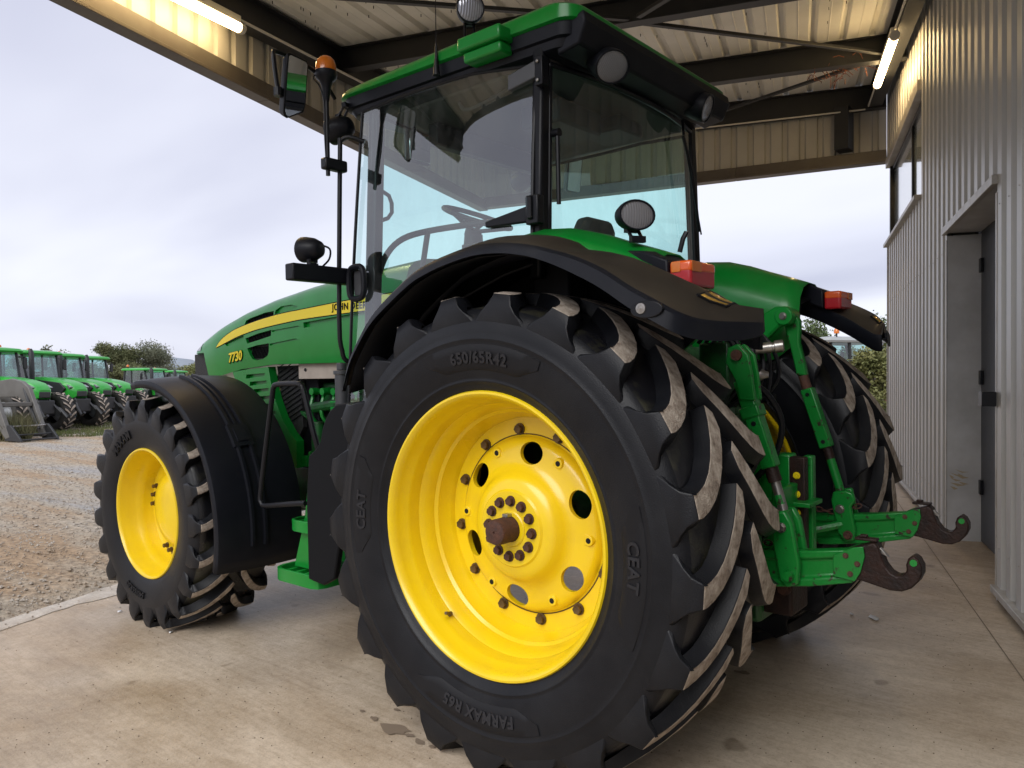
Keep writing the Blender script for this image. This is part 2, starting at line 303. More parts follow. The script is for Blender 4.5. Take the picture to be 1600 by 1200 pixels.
def gravel_mat():
    m = bpy.data.materials.new('gravel_ground'); m.use_nodes = True; nt = m.node_tree; nt.nodes.clear(); lk = nt.links.new
    bs = N(nt, 'ShaderNodeBsdfPrincipled', i_Roughness=0.95); out = N(nt, 'ShaderNodeOutputMaterial'); lk(bs.outputs[0], out.inputs[0])
    tc = N(nt, 'ShaderNodeTexCoord')
    mp = N(nt, 'ShaderNodeMapping'); mp.inputs['Rotation'].default_value = (0, 0, R(-40)); mp.inputs['Scale'].default_value = (0.28, 1.25, 1); lk(tc.outputs['Object'], mp.inputs[0])
    n1 = N(nt, 'ShaderNodeTexNoise', i_Scale=0.7, i_Detail=7.0, i_Roughness=0.65); lk(mp.outputs[0], n1.inputs['Vector'])
    n2 = N(nt, 'ShaderNodeTexNoise', i_Scale=17.0, i_Detail=6.0, i_Roughness=0.75); lk(tc.outputs['Object'], n2.inputs['Vector'])
    r1 = N(nt, 'ShaderNodeValToRGB'); lk(n1.outputs['Fac'], r1.inputs[0]); e = r1.color_ramp.elements
    e[0].position = 0.36; e[0].color = (0.33, 0.325, 0.32, 1); e[1].position = 0.60; e[1].color = (0.37, 0.27, 0.175, 1)
    k = e.new(0.5); k.color = (0.40, 0.345, 0.27, 1)
    r2 = N(nt, 'ShaderNodeValToRGB'); lk(n2.outputs['Fac'], r2.inputs[0]); e = r2.color_ramp.elements
    e[0].position = 0.34; e[0].color = (0.36, 0.34, 0.32, 1); e[1].position = 0.60; e[1].color = (1.18, 1.16, 1.14, 1)
    x = N(nt, 'ShaderNodeMix', data_type='RGBA', blend_type='MULTIPLY', i_0=0.9); lk(r1.outputs[0], x.inputs['A']); lk(r2.outputs[0], x.inputs['B']); lk(x.outputs['Result'], bs.inputs['Base Color'])
    bp = N(nt, 'ShaderNodeBump', i_Strength=0.7, i_Distance=0.03); lk(n2.outputs['Fac'], bp.inputs['Height']); lk(bp.outputs[0], bs.inputs['Normal'])
    return m
M['gravel'] = gravel_mat()
M['stone'] = mat('loose_stone', (0.38, 0.35, 0.31), 0.9, col2=(0.27, 0.215, 0.16), nscale=0.9, ramp=(0.4, 0.6))
import bmesh
mb = MB(); far = 600
base = Vector((CW.x, CW.y, 0))
# yard: one sheet to the horizon with a gently uneven near field
from mathutils import noise as mnoise
rows = []
ax = [-600, -200, -80, -45] + [-40 + i * 1.0 for i in range(81)] + [45, 80, 200, 600]
for a in ax:
    row = []
    for b in ax:
        v = Vector((a, b, 0)); near = max(0, 1 - v.length / 40)
        zz = YARD + (mnoise.noise(v * 0.35) * 0.035 + mnoise.noise(v * 0.9) * 0.02) * near
        row.append((a, b, zz))
    rows.append(row)
mb.grid(rows); tag(mb.build('gravel_yard', M['gravel']), kind='structure')
# concrete slab under the canopy
mb = MB(); S0, S1, Q0, Q1 = -9, 26, -4.80, 1.72
ring = []
def slab_ring(h): return [BS(S0, Q0, h), BS(S1, Q0, h), BS(S1, Q1, h), BS(S0, Q1, h)]
mb.loft([slab_ring(-0.5), slab_ring(0.0)], True, True)
tag(mb.build('concrete_floor', M['concrete']), kind='structure')
# pale kerb band along the open edge, inner edge worn and uneven
mb = MB(); lo = []; hi = []; out_ = []; inn = []; rnd = random.Random(3)
n = 420
for i in range(n + 1):
    s = lerp(S0, S1, i / n); w = 0.17 + 0.05 * math.sin(s * 1.7) + 0.03 * mnoise.noise(Vector((s * 2.3, 0, 0))) + rnd.uniform(-.012, .012)
    if 3.65 < s < 3.95: w *= 0.75
    o = rnd.uniform(-.012, .012)
    out_.append(BS(s, Q0 - 0.03 + o, -0.10)); lo.append(BS(s, Q0 - 0.012 + o, 0.004)); hi.append(BS(s, Q0 + w * 0.5, 0.012)); inn.append(BS(s, Q0 + w, 0.0035))
mb.grid([out_, lo, hi, inn]); tag(mb.build('kerb', M['kerb']), kind='structure')
# floor joint along the wall
mb = MB(); mb.grid([[BS(s, 1.02, 0.004) for s in (0, 26)], [BS(s, 1.026, 0.004) for s in (0, 26)]])
M['joint'] = mat('dark_joint', (0.20, 0.16, 0.12), 0.9)
tag(mb.build('floor_joint', M['joint']), kind='structure')
# loose stones on the near yard
mb = MB(); rnd = random.Random(11)
for i in range(9000):
    d = 4.6 + 20 * rnd.random() ** 1.6
    px = rnd.uniform(-60, 480); p = CP(px, d, 0)
    rel = p - base; q = rel.dot(BN)
    onslab = q > Q0 - 0.08
    if onslab and (q > Q0 + 0.9 or rnd.random() > 0.16 * math.exp(-(q - Q0) * 4)): continue
    r = rnd.uniform(0.006, 0.018) * (1.6 if rnd.random() < 0.06 else 1)
    a = rnd.uniform(0, 6.28); z = YARD + 0.012 + (mnoise.noise(Vector((p.x, p.y, 0)) * 0.35) * 0.035 + mnoise.noise(Vector((p.x, p.y, 0)) * 0.9) * 0.02) * max(0, 1 - p.length / 40)
    if onslab: z = slab_z(p) + .014 * (q < Q0 + .2); r *= .6
    vs = [(p.x + r * math.cos(a + k * 1.571) * rnd.uniform(.7, 1.2), p.y + r * math.sin(a + k * 1.571) * rnd.uniform(.7, 1.2), z) for k in range(4)]
    vs += [(p.x, p.y, z + r * rnd.uniform(.5, .9)), (p.x, p.y, z - r * 0.6)]
    mb.add(vs, [(0, 1, 4), (1, 2, 4), (2, 3, 4), (3, 0, 4), (1, 0, 5), (2, 1, 5), (3, 2, 5), (0, 3, 5)])
tag(mb.build('gravel', M['stone'], fixn=False), kind='stuff')
# ================================================================== the clad building on the right
M['clad'] = mat('silver_grey_cladding', (0.47, 0.465, 0.45), 0.40, metal=0.2, col2=(0.40, 0.39, 0.37), nscale=2.5, rvar=0.06, stretch=(1, 1, 0.25))
M['clad_trim'] = mat('grey_trim', (0.42, 0.41, 0.39), 0.4, metal=0.2, col2=(0.30, 0.27, 0.23), nscale=6)
M['reveal'] = mat('grey_reveal_sheet', (0.55, 0.555, 0.565), 0.45, metal=0.1, col2=(0.41, 0.41, 0.41), nscale=3)
M['dark_door'] = mat('dark_door_paint', (0.030, 0.033, 0.040), 0.45)
M['window_glass'] = mat('window_pane', (0.30, 0.35, 0.36), 0.02, metal=0.0, spec=1.0, coat=1.0)
M['core'] = mat('dark_core', (0.05, 0.05, 0.05), 0.9)
WQ = 1.20; WEND = 12.25; WTOP = 5.9
DS0, DS1, DZ = 5.78, 7.56, 2.77         # door opening
WS0, WZ0, WZ1 = 9.14, 3.45, 4.56        # corner window
bld = empty('metal_building', loc=B(6, WQ, 0)); bl = Matrix.Translation(-B(6, WQ, 0))
tag(bld, 'silver ribbed metal building wall with deep door recess and high corner window', 'building')
def bb(s, q, z): return B(s, q, z) - B(6, WQ, 0)
RIB = [(0.0, 0.0), (0.105, 0.0), (0.125, 0.05), (0.215, 0.05), (0.235, 0.0)]     # crest towards the viewer at q = WQ
def clad_panel(s0, s1, z0f, z1f, parent, name='cladding_panel', fn=None, mtl=None):
    top = []; bot = []; pitch = 0.235; k = math.floor(s0 / pitch) - 1
    pts = []
    while k * pitch < s1 + pitch:
        for du, dq in RIB[:-1]: pts.append((k * pitch + du, dq))
        k += 1
    def at(s):
        for (a, qa), (b, qb) in zip(pts, pts[1:]):
            if a <= s <= b: return lerp(qa, qb, (s - a) / (b - a))
        return 0
    ss = [s0] + [a for a, _ in pts if s0 + 1e-4 < a < s1 - 1e-4] + [s1]
    m = MB(); m.grid([[bb(s, WQ + at(s), z0f(s)) for s in ss], [bb(s, WQ + at(s), z1f(s)) for s in ss]])
    return m.build(name, mtl or M['clad'], parent, sharp=20)
def foot(s): return slab_z(B(s, WQ, 0)) + 0.10
cuts = sorted([-7.0 + 0.94 * i for i in range(21)] + [DS0, DS1, WS0, WEND])
cuts = [c for c in cuts if c <= WEND + 1e-6]
cuts = [c for i, c in enumerate(cuts) if c in (DS0, DS1, WS0, WEND) or all(abs(c - d) > 0.24 for d in (DS0, DS1, WS0, WEND))]
for a, b in zip(cuts, cuts[1:]):
    mid = (a + b) / 2
    if DS0 < mid < DS1: clad_panel(a, b, lambda s: DZ + 0.03, lambda s: WTOP, bld)
    elif mid > WS0:
        clad_panel(a, b, foot, lambda s: WZ0 - 0.03, bld); clad_panel(a, b, lambda s: WZ1 + 0.12, lambda s: WTOP, bld)
    else: clad_panel(a, b, foot, lambda s: WTOP, bld)
def bar(s0, s1, q0, q1, z0, z1, name, m, parent=bld, bevel=0.004):
    mb = MB(); mb.box((s0, q0, z0), (s1, q1, z1), 0, lambda s, q, z: bb(s, q, z)); return mb.build(name, m, parent, bevel)
def bar_f(s0, s1, q0, q1, h0, h1, name, m, parent=bld, bevel=0.004):   # follows the sloping slab
    mb = MB(); mb.box((s0, q0, h0), (s1, q1, h1), 0, lambda s, q, z: bb(s, q, slab_z(B(s, WQ, 0)) + z)); return mb.build(name, m, parent, bevel)
for a, b in ((-7, DS0 - 0.012), (DS1 + 0.012, WEND)):
    n_ = max(1, round((b - a) / 2.5))
    for i in range(n_):
        bar_f(lerp(a, b, i / n_) + (0.004 if i else 0), lerp(a, b, (i + 1) / n_), WQ - 0.035, WQ + 0.03, 0.055, 0.10, 'base_flashing', M['clad_trim'])
        bar_f(lerp(a, b, i / n_), lerp(a, b, (i + 1) / n_), WQ + 0.012, WQ + 0.06, -0.02, 0.055, 'base_strip', M['core'])
mb = MB()
for k in range(-30, 53):
    sx = k * .235 + .0425
    for z in (.35, 2.62, 4.75):
        if (DS0 - .05 < sx < DS1 + .05 and z < DZ + .1) or sx > WEND - .05: continue
        c = bb(sx, WQ - .001, slab_z(B(sx, WQ, 0)) * (z < 1) + z + .006 * math.sin(k * 2.1)); mb.cyl(c, c - BN * .004, .0045, 6)
tag(mb.build('cladding_screws', M['clad_trim'], bld), kind='stuff')
# core behind the sheets so nothing shines through
mb = MB()
for lo, hi in (((-7, WQ + 0.06, -0.3), (DS0 - 0.05, WQ + 0.25, WTOP)), ((DS1 + 0.05, WQ + 0.06, -0.3), (WS0, WQ + 0.25, WTOP)), ((DS0 - 0.05, WQ + 0.06, DZ + 0.06), (DS1 + 0.05, WQ + 0.25, WTOP)),
               ((WS0, WQ + 0.06, -0.3), (WEND - 0.02, WQ + 0.25, WZ0 - 0.06)), ((WS0, WQ + 0.06, WZ1 + 0.1), (WEND - 0.02, WQ + 0.25, WTOP)), ((-7, WQ + 0.9, -0.3), (WEND - 0.02, WQ + 6, WTOP))):
    mb.box(lo, hi, 0, lambda s, q, z: bb(s, q, z))
mb.build('wall_core', M['core'], bld)
# door recess
fr = bar_f(DS1, DS1 + 0.03, WQ + 0.002, WQ + 0.55, -0.01, DZ - 0.135, 'door_reveal', M['reveal']); fr['label'] = 'flat grey side of the door recess with a brown scuff'
bar_f(DS0 - 0.03, DS0, WQ + 0.002, WQ + 0.55, -0.01, DZ - 0.12, 'door_reveal', M['reveal'])
bar(DS0 - 0.01, DS1 + 0.02, WQ + 0.003, WQ + 0.55, DZ, DZ + 0.028, 'door_soffit', M['reveal'])
bar(DS0 - 0.05, DS1 + 0.05, WQ - 0.035, WQ + 0.003, DZ - 0.012, DZ + 0.05, 'door_head_flashing', M['clad_trim'])
dl = bar_f(DS0 + 0.0, DS1 - 0.002, WQ + 0.26, WQ + 0.32, 0.01, DZ - 0.1, 'door', M['dark_door'])
for z in (0.42, 1.35, 2.3):
    bar_f(DS1 - 0.10, DS1 - 0.03, WQ + 0.235, WQ + 0.26, z, z + 0.12, 'door_hinge', M['frame'], dl)
bar_f(DS0 - 0.035, DS0 + 0.004, WQ - 0.004, WQ + 0.003, 0.1, DZ - 0.13, 'corner_trim', M['clad_trim'])
bar_f(DS1 - 0.004, DS1 + 0.035, WQ - 0.004, WQ + 0.003, 0.1, DZ - 0.17, 'corner_trim', M['clad_trim'])
ds = bar(DS0 - 0.05, DS0 + 0.05, WQ - 0.09, WQ - 0.006, 1.325, 1.42, 'door_stop', M['frame']); bar(DS0 + 0.052, DS0 + 0.06, WQ - 0.07, WQ - 0.02, 1.335, 1.40, 'stop_pad', M['white'], ds)
# scuff on the reveal: worn brown scrapes
mb = MB(); rnd = random.Random(5)
for i in range(9):
    z = 0.58 + rnd.uniform(0, 0.16); q0 = WQ + 0.01 + rnd.uniform(0, 0.08); L = rnd.uniform(0.04, 0.12); t = rnd.uniform(0.010, 0.026)
    mb.add([bb(DS1 - 0.0015, q0, z), bb(DS1 - 0.0015, q0 + L * .5, z - .03), bb(DS1 - 0.0015, q0 + L, z - 0.02), bb(DS1 - 0.0015, q0 + L * .5, z - .03 + t)], [(0, 1, 2, 3)])
tag(mb.build('scuff', mat('brown_scuff', (0.40, 0.33, 0.22), 0.9), bld), kind='stuff')
# corner window
wf = bar(WS0 - 0.02, WEND + 0.04, WQ - 0.06, WQ + 0.16, WZ0 - 0.03, WZ0 + 0.015, 'window_sill', M['clad_trim'])
wh = bar(WS0 - 0.02, WEND + 0.04, WQ - 0.03, WQ + 0.16, WZ1 - 0.0, WZ1 + 0.12, 'window_head', M['clad_trim'])
win = bar(WEND - 0.09, WEND + 0.0, WQ + 0.02, WQ + 0.14, WZ0 + 0.016, WZ1 - 0.002, 'window', M['frame'])
for s in (WS0 + 0.0, 10.15): bar(s, s + 0.06, WQ + 0.05, WQ + 0.13, WZ0 + 0.016, WZ1 - 0.002, 'mullion', M['frame'], win)
bar(WS0, WEND - 0.09, WQ + 0.05, WQ + 0.125, WZ1 - 0.06, WZ1 - 0.003, 'window_frame', M['frame'], win)
for a, b in ((WS0 + 0.062, 10.148), (10.212, WEND - 0.092)): bar(a, b, WQ + 0.075, WQ + 0.095, WZ0 + 0.017, WZ1 - 0.062, 'pane', M['window_glass'], win, 0)
bar(WEND - 0.012, WEND + 0.03, WQ - 0.012, WQ + 0.25, 0.2, WZ0 - 0.032, 'corner_trim', M['clad_trim'])
bar(WEND - 0.012, WEND + 0.03, WQ - 0.012, WQ + 0.25, WZ1 + 0.122, WTOP, 'corner_trim', M['clad_trim'])
# ================================================================== canopy
M['sheet'] = mat('cream_roof_sheet', (0.78, 0.76, 0.69), 0.42, metal=0.0, col2=(0.67, 0.645, 0.57), nscale=1.6, ramp=(0.35, 0.75), rvar=0.06)
M['fascia'] = mat('taupe_fascia_sheet', (0.41, 0.395, 0.36), 0.45, metal=0.05, col2=(0.36, 0.345, 0.31), nscale=2)
M['beam'] = mat('dark_painted_steel', (0.011, 0.012, 0.015), 0.5, col2=(0.018, 0.018, 0.019), nscale=4)
M['eave'] = mat('brown_grey_flashing', (0.10, 0.088, 0.075), 0.45, metal=0.15, col2=(0.075, 0.06, 0.05), nscale=3)
M['conduit'] = mat('pale_conduit', (0.55, 0.53, 0.48), 0.5)
M['tube_light'] = emit('lit_tube', (1.0, 0.70, 0.33), 18.0)
RZ0, RSL = 5.80, 0.092
def rz(s): return RZ0 + RSL * (s - 12.4)
QE = -5.15; SE = 12.45; SB = 0.6
can = empty('canopy', loc=B(6, -2, 5)); cb0 = B(6, -2, 5)
tag(can, 'lean-to canopy roof of cream ribbed sheets on dark steel beams beside building', 'canopy')
def cbar(a, b, w, h, name, m, parent=can, bevel=0.004, up=Vector((0, 0, 1))):
    a = a - cb0; b = b - cb0; t = (b - a).normalized(); sd = t.cross(up).normalized(); u = sd.cross(t)
    mb = MB(); mb.loft([[p + sd * x * w / 2 + u * y * h / 2 for x, y in ((-1, -1), (1, -1), (1, 1), (-1, 1))] for p in (a, b)]); return mb.build(name, m, parent, bevel)
def ibeam(a, b, w, h, name, m, parent=can, tf=0.014, tw=0.012):
    a = a - cb0; b = b - cb0; t = (b - a).normalized(); sd = t.cross(Vector((0, 0, 1))).normalized(); u = sd.cross(t)
    pr = [(-w / 2, -h / 2), (w / 2, -h / 2), (w / 2, -h / 2 + tf), (tw / 2, -h / 2 + tf), (tw / 2, h / 2 - tf), (w / 2, h / 2 - tf), (w / 2, h / 2), (-w / 2, h / 2), (-w / 2, h / 2 - tf), (-tw / 2, h / 2 - tf), (-tw / 2, -h / 2 + tf), (-w / 2, -h / 2 + tf)]
    mb = MB(); mb.loft([[p + sd * x + u * y for x, y in pr] for p in (a, b)]); return mb.build(name, m, parent, 0)
# roof sheets, one metre wide each, ribs running up the slope
p = 0.333; q = QE + 0.02
while q < WQ - 0.02:
    q1 = min(q + 3 * p, WQ - 0.005); pts = []
    k = 0
    while q + k * p < q1 - 0.01:
        for du, dz in ((0.0, 0), (0.115, 0), (0.12, -.005), (0.128, -.005), (0.133, 0), (0.235, 0.0), (0.262, 0.045), (0.306, 0.045)):
            if q + k * p + du < q1: pts.append((q + k * p + du, dz))
        k += 1
    pts.append((q1, 0))
    mb = MB(); mb.grid([[B(s, a, rz(s) + d) - cb0 for a, d in pts] for s in (SB, SE)])
    o = mb.build('roof_sheet', M['sheet'], can, sharp=15, fixn=False); q = q1
# sheet fixings seen from below
mb = MB(); rnd = random.Random(8)
for i in range(150):
    s = rnd.choice([6.3, 6.9, 8.6, 9.2, 10.8, 11.5]) + rnd.uniform(-.35, .35); qq = QE + 0.12 + 0.1665 * rnd.randint(0, 37)
    c = B(s, qq, rz(s)) - cb0; mb.cyl(c, c - Vector((0, 0, 0.028)), 0.0045, 5)
tag(mb.build('screw_tips', M['frame'], can), kind='stuff')
cbar(B(SB - 0.03, QE, rz(SB) + 0.02), B(SB - 0.03, WQ, rz(SB) + 0.02), 0.05, 0.20, 'added_edge_bar', M['eave'])  # unseen edge bar added to straighten the roof's reflection in the door glass
# purlins across
for s, h in ((7.72, 0.26), (10.08, 0.30), (12.30, 0.34), (5.2, 0.26), (2.6, 0.26)):
    a = B(s, QE + 0.10, rz(s) - h / 2 - 0.012); b = B(s, WQ - 0.02, rz(s) - h / 2 - 0.012); ibeam(a, b, 0.13, h, 'cross_beam', M['beam'])
# rafters along both sides
for qq, w in ((QE + 0.14, 0.16), (WQ - 0.16, 0.16)):
    ibeam(B(SB, qq, rz(SB) - 0.175), B(SE - 0.25, qq, rz(SE - .25) - 0.175), w, 0.30, 'rafter', M['beam'])
cbar(B(5.4, QE + 0.26, rz(5.4) - 0.335), B(11.9, QE + 0.26, rz(11.9) - 0.335), 0.022, 0.022, 'conduit', M['conduit'])
cbar(B(SB, WQ - 0.26, rz(SB) - 0.315), B(12.2, WQ - 0.26, rz(12.2) - 0.315), 0.018, 0.03, 'conduit', M['conduit'])
cbar(B(12.22, QE + 0.3, 5.425), B(12.22, WQ - 0.3, 5.425), 0.02, 0.02, 'conduit', M['conduit'])
# bracing rods in the plane of the roof
for (sa, qa), (sb, qb) in (((5.25, -4.95), (7.65, -1.6)), ((7.8, -1.5), (10.0, 0.95)), ((12.1, -1.4), (10.2, 0.85)), ((7.62, -1.5), (5.3, 0.95)), ((7.8, -1.7), (10.0, -4.9)), ((12.1, -1.6), (10.2, -4.9))):
    cbar(B(sa, qa, rz(sa) - 0.24), B(sb, qb, rz(sb) - 0.24), 0.055, 0.035, 'brace', M['beam'])
# eave fascia: bottom flashing, ribbed sheets up to the roof
def ez(s): return 4.36 + 0.017 * (s - 4.8)
def ribbed(fn, u0, u1, z0, z1, name, pitch=0.25):
    pts = []; u = u0
    while u < u1 - 0.01:
        for du, dq in ((0, 0), (0.15, 0), (0.17, 0.035), (0.23, 0.035)):
            if u + du < u1: pts.append((u + du, dq))
        u += pitch
    pts.append((u1, 0)); mb = MB(); mb.grid([[fn(a, d, z0(a)) for a, d in pts], [fn(a, d, z1(a)) for a, d in pts]])
    return mb.build(name, M['fascia'], can, sharp=20, fixn=False)
s = SB
while s < SE - 0.05:
    s1 = min(s + 1.0, SE); ribbed(lambda a, d, z: B(a, QE - d, z) - cb0, s, s1, lambda a: ez(a) + 0.02, lambda a: rz(a) + 0.02, 'fascia_panel'); s = s1
q = QE
def fz(qq): return 4.53 + 0.0275 * (qq - QE)
while q < WQ - 0.05:
    q1 = min(q + 1.0, WQ); ribbed(lambda a, d, z: B(SE + d, a, z) - cb0, q, q1, lambda a: fz(a) + 0.02, lambda a: rz(SE) + 0.03, 'fascia_panel'); q = q1
for i in range(4):
    a, b = lerp(SB, SE, i / 4), lerp(SB, SE, (i + 1) / 4)
    cbar(B(a, QE + 0.0, ez(a) + 0.085), B(b - 0.004, QE + 0.0, ez(b) + 0.085), 0.05, 0.17, 'eave_flashing', M['eave'])
    cbar(B(a, QE - 0.02, ez(a) - 0.0), B(b - 0.004, QE - 0.02, ez(b) - 0.0), 0.16, 0.035, 'eave_drip', M['eave'])
for i in range(3):
    a, b = lerp(QE - 0.02, WQ, i / 3), lerp(QE - 0.02, WQ, (i + 1) / 3)
    cbar(B(SE - 0.0, a + 0.003, fz(a) + 0.085), B(SE - 0.0, b, fz(b) + 0.085), 0.07, 0.17, 'eave_flashing', M['eave'])
    cbar(B(SE - 0.0, a + 0.003, fz(a) - 0.0), B(SE - 0.0, b, fz(b) - 0.0), 0.18, 0.035, 'eave_drip', M['eave'])
cbar(B(SE - 0.12, 0.62, fz(0.6) + 0.2), B(SE - 0.12, 0.62, rz(SE) - 0.3), 0.26, 0.2, 'corner_stub', M['beam'], up=Vector((1, 0, 0)))
# lit tube lamps under the rafters
def tube_lamp(a, b, label, r=0.045):
    t = (b - a).normalized(); o = empty('tube_lamp', loc=(a + b) / 2); c = (a + b) / 2
    tag(o, label, 'lamp', 'lit tube lamps under the canopy')
    mb = MB(); mb.cyl(a - c, b - c, r, 14); mb.build('diffuser', M['tube_light'], o)
    mb = MB(); mb.cyl(a - c - t * 0.06, a - c - t * 0.002, r + 0.006, 14); mb.build('end_cap', M['conduit'], o, 0.006)
    mb = MB(); mb.cyl(b - c + t * 0.002, b - c + t * 0.06, r + 0.006, 14); mb.build('end_cap', M['conduit'], o, 0.006)
    sd = t.cross(Vector((0, 0, 1))).normalized(); mb = MB(); mb.loft([[p + sd * x * 0.035 + Vector((0, 0, y)) for x, y in ((-1, r * .6), (1, r * .6), (1, r + .055), (-1, r + .055))] for p in (a - c, b - c)]); mb.build('housing', M['conduit'], o, 0.004)
    return o
tube_lamp(B(8.9, WQ - 0.27, rz(8.9) - 0.40), B(10.75, WQ - 0.27, rz(10.75) - 0.40), 'lit warm tube lamp where the canopy meets the ribbed wall')
tube_lamp(B(4.0, QE + 0.24, rz(4.0) - 0.40), B(5.85, QE + 0.24, rz(5.85) - 0.40), 'lit warm tube lamp beside the open eave of the canopy')
# old nest of twigs on the bracing
mb = MB(); rnd = random.Random(21); c = B(10.3, 0.45, rz(10.3) - 0.24)
for i in range(60):
    a = Vector((rnd.gauss(0, .16), rnd.gauss(0, .16), rnd.uniform(-.10, .04))); d = Vector((rnd.gauss(0, 1), rnd.gauss(0, 1), rnd.gauss(-.3, .5))).normalized() * rnd.uniform(.06, .2)
    mb.tube([a, a + d * .5 + Vector((0, 0, .02)), a + d], 0.004, 4)
nest = mb.build('twig_nest', mat('red_brown_twigs', (0.16, 0.05, 0.025), 0.9)); nest.location = c
tag(nest, 'loose nest of red brown twigs caught on roof bracing near the wall', 'nest')
# ================================================================== the tractor under the canopy
tr = empty('tractor', mat=TM)
tag(tr, 'large dark green tractor with yellow wheels and 7730 on its hood under the canopy', 'tractor')
def bake(o):
    dg = bpy.context.evaluated_depsgraph_get(); dg.update()
    me = bpy.data.meshes.new_from_object(o.evaluated_get(dg)); bpy.data.objects.remove(o); return me
def XZ(y): return lambda u, v, t: (u, y + t, v)
def oval(c, d, w, h, depth, up=Vector((0, 0, 1)), n=20):     # frame for an oval lamp facing d
    d = Vector(d).normalized(); sd = d.cross(up).normalized(); u = sd.cross(d); return Vector(c), d, sd, u
def lamp(c, d, w, h, depth, name='work_light', parent=tr, stem=None, lens=True, label=None):
    c, d, sd, u = oval(c, d, w, h, depth)
    prof = [(-depth, 0.35), (-depth * 0.92, 0.62), (-depth * 0.6, 0.88), (-depth * 0.2, 0.99), (0.0, 1.0), (0.006, 0.97), (0.006, 0.90), (-0.004, 0.88)]
    n = 26; rings = [[c + d * y + (sd * math.cos(2 * math.pi * k / n) * w / 2 + u * math.sin(2 * math.pi * k / n) * h / 2) * r for k in range(n)] for y, r in prof]
    m = MB().loft(rings); o = m.build(name, M['plastic'], parent, sharp=40)
    if label: o['label'] = label
    if lens:
        rings = []
        for y, r in ((0.0, 0.89), (0.004, 0.7), (0.006, 0.4), (0.007, 0.05)):
            rings.append([c + d * y + (sd * math.cos(2 * math.pi * k / n) * w / 2 + u * math.sin(2 * math.pi * k / n) * h / 2) * r for k in range(n)])
        MB().loft(rings).build('lens', M['lens_ribs'], o, sharp=60)
    if stem:
        b = Vector(stem); m = MB(); t = c - d * depth * 0.5 - u * h * 0.35 * (1 if (b - c).dot(u) < 0 else -1)
        m.tube([t + sd * .022, b + sd * .022], 0.007, 6); m.tube([t - sd * .022, b - sd * .022], 0.007, 6)
        m.box((-.03, -.012, -.012), (.03, .012, .012), 0, lambda x, y, z: b + sd * x + d * y + u * z); m.box((-.028, -.012, -.02), (.028, .012, .02), 0, lambda x, y, z: t + sd * x + d * y + u * z)
        m.build('lamp_bracket', M['frame'], o)
    return o
# ribbed glass lens of the lamps: fine vertical flutes
lm = M['lens']; nt = lm.node_tree; b_ = [n for n in nt.nodes if n.type == 'BSDF_PRINCIPLED'][0]
tc_ = N(nt, 'ShaderNodeTexCoord'); wv = N(nt, 'ShaderNodeTexWave', wave_type='BANDS', bands_direction='Y', i_Scale=34.0, i_Distortion=0.1); nt.links.new(tc_.outputs['Object'], wv.inputs['Vector'])
bp_ = N(nt, 'ShaderNodeBump', i_Strength=0.3, i_Distance=0.003); nt.links.new(wv.outputs['Fac'], bp_.inputs['Height']); nt.links.new(bp_.outputs[0], b_.inputs['Normal'])
M['lens_ribs'] = lm
# ---------------------------------------------------------------- wheels
def tyre_profile(half):     # half: outer half from bead to crown, mirrored
    return half + [(-y, r) for y, r in reversed(half[:-1])]
def make_lug(sgn, cr, st, nlug):
    """one tread bar; st rows: y, r_base, r_top, half width at base, at top, crown weight"""
    vs = []; ph = 0.0; prev = None; rows = []
    for i, (y, rb, rt, wb, wt, cw, slope) in enumerate(st):
        if prev is not None: ph += (y - prev[0]) * slope / rt if cw > 0 else 0
        prev = (y, rt); T = Vector((slope, 1.0)).normalized() if cw > 0 else Vector((0, 1))   # (along phi, along y)
        rows.append((y, rb, rt, wb, wt, cw, ph, T))
    shoulder = max(r[6] for r in rows)
    f = []; mi = []
    for (y, rb, rt, wb, wt, cw, ph, T) in rows:
        yb = y
        if cw < 0: yb = y + cw; cw = 0
        wphi, wy = T.y, -T.x          # width direction, square to the path
        wphi, wy = lerp(1, wphi, cw), lerp(0, wy, cw)
        a0 = ph - shoulder
        for rr, ww, sg, y0 in ((rb, wb, -1, yb), (rt, wt, -1, y), (rt, wt, 1, y), (rb, wb, 1, yb)):
            a = a0 + sg * ww * wphi / rr; yy = y0 + sg * ww * wy
            vs.append((rr * math.cos(a), sgn * max(yy, 0.004 if cw > 0 else yy), rr * math.sin(a)))
    nst = len(rows)
    for i in range(nst - 1):
        for j in range(3):
            f.append((i * 4 + j, i * 4 + j + 1, (i + 1) * 4 + j + 1, (i + 1) * 4 + j)); mi.append(1 if (j == 1 and rows[i][5] > 0.3) else 0)
    f.append((0, 1, 2, 3)); mi.append(0)
    m = MB(); m.add(vs, f, mi)
    o = m.build('tread_bar', [M['rubber'], M['dust']], None, 0.009, sharp=68, seg=2)
    return bake(o)
def bend_text(body, size, R0, ang, sgn, ysurf, name, parent, m, rot=1, ext=0.003, space=1.08):
    me = text_mesh(body, size, ext, 0, space, 0.002)
    for v in me.vertices:
        x, y, z = v.co; r = R0 + (y - size * 0.35); a = R(ang) + x / R0
        v.co = (r * math.cos(a), sgn * (ysurf(r) + 0.0022 + z), r * math.sin(a))
    me.materials.clear(); me.materials.append(m); return put(name, me, parent)
def hexbolt(c, ax, r, h, name, m, parent, share={}):
    key = (name, round(r, 4), round(h, 4), m.name)
    if key not in share:
        q = MB(); q.cyl((0, 0, 0), (0, h * 0.25, 0), r * 1.35, 14); q.cyl((0, h * .25, 0), (0, h, 0), r, 6); share[key] = q.mesh(name, m, 30)
    o = put(name, share[key], parent); o.location = c; o.rotation_euler = (0, random.uniform(0, 1), 0) if ax > 0 else (math.pi, random.uniform(0, 1), 0); return o
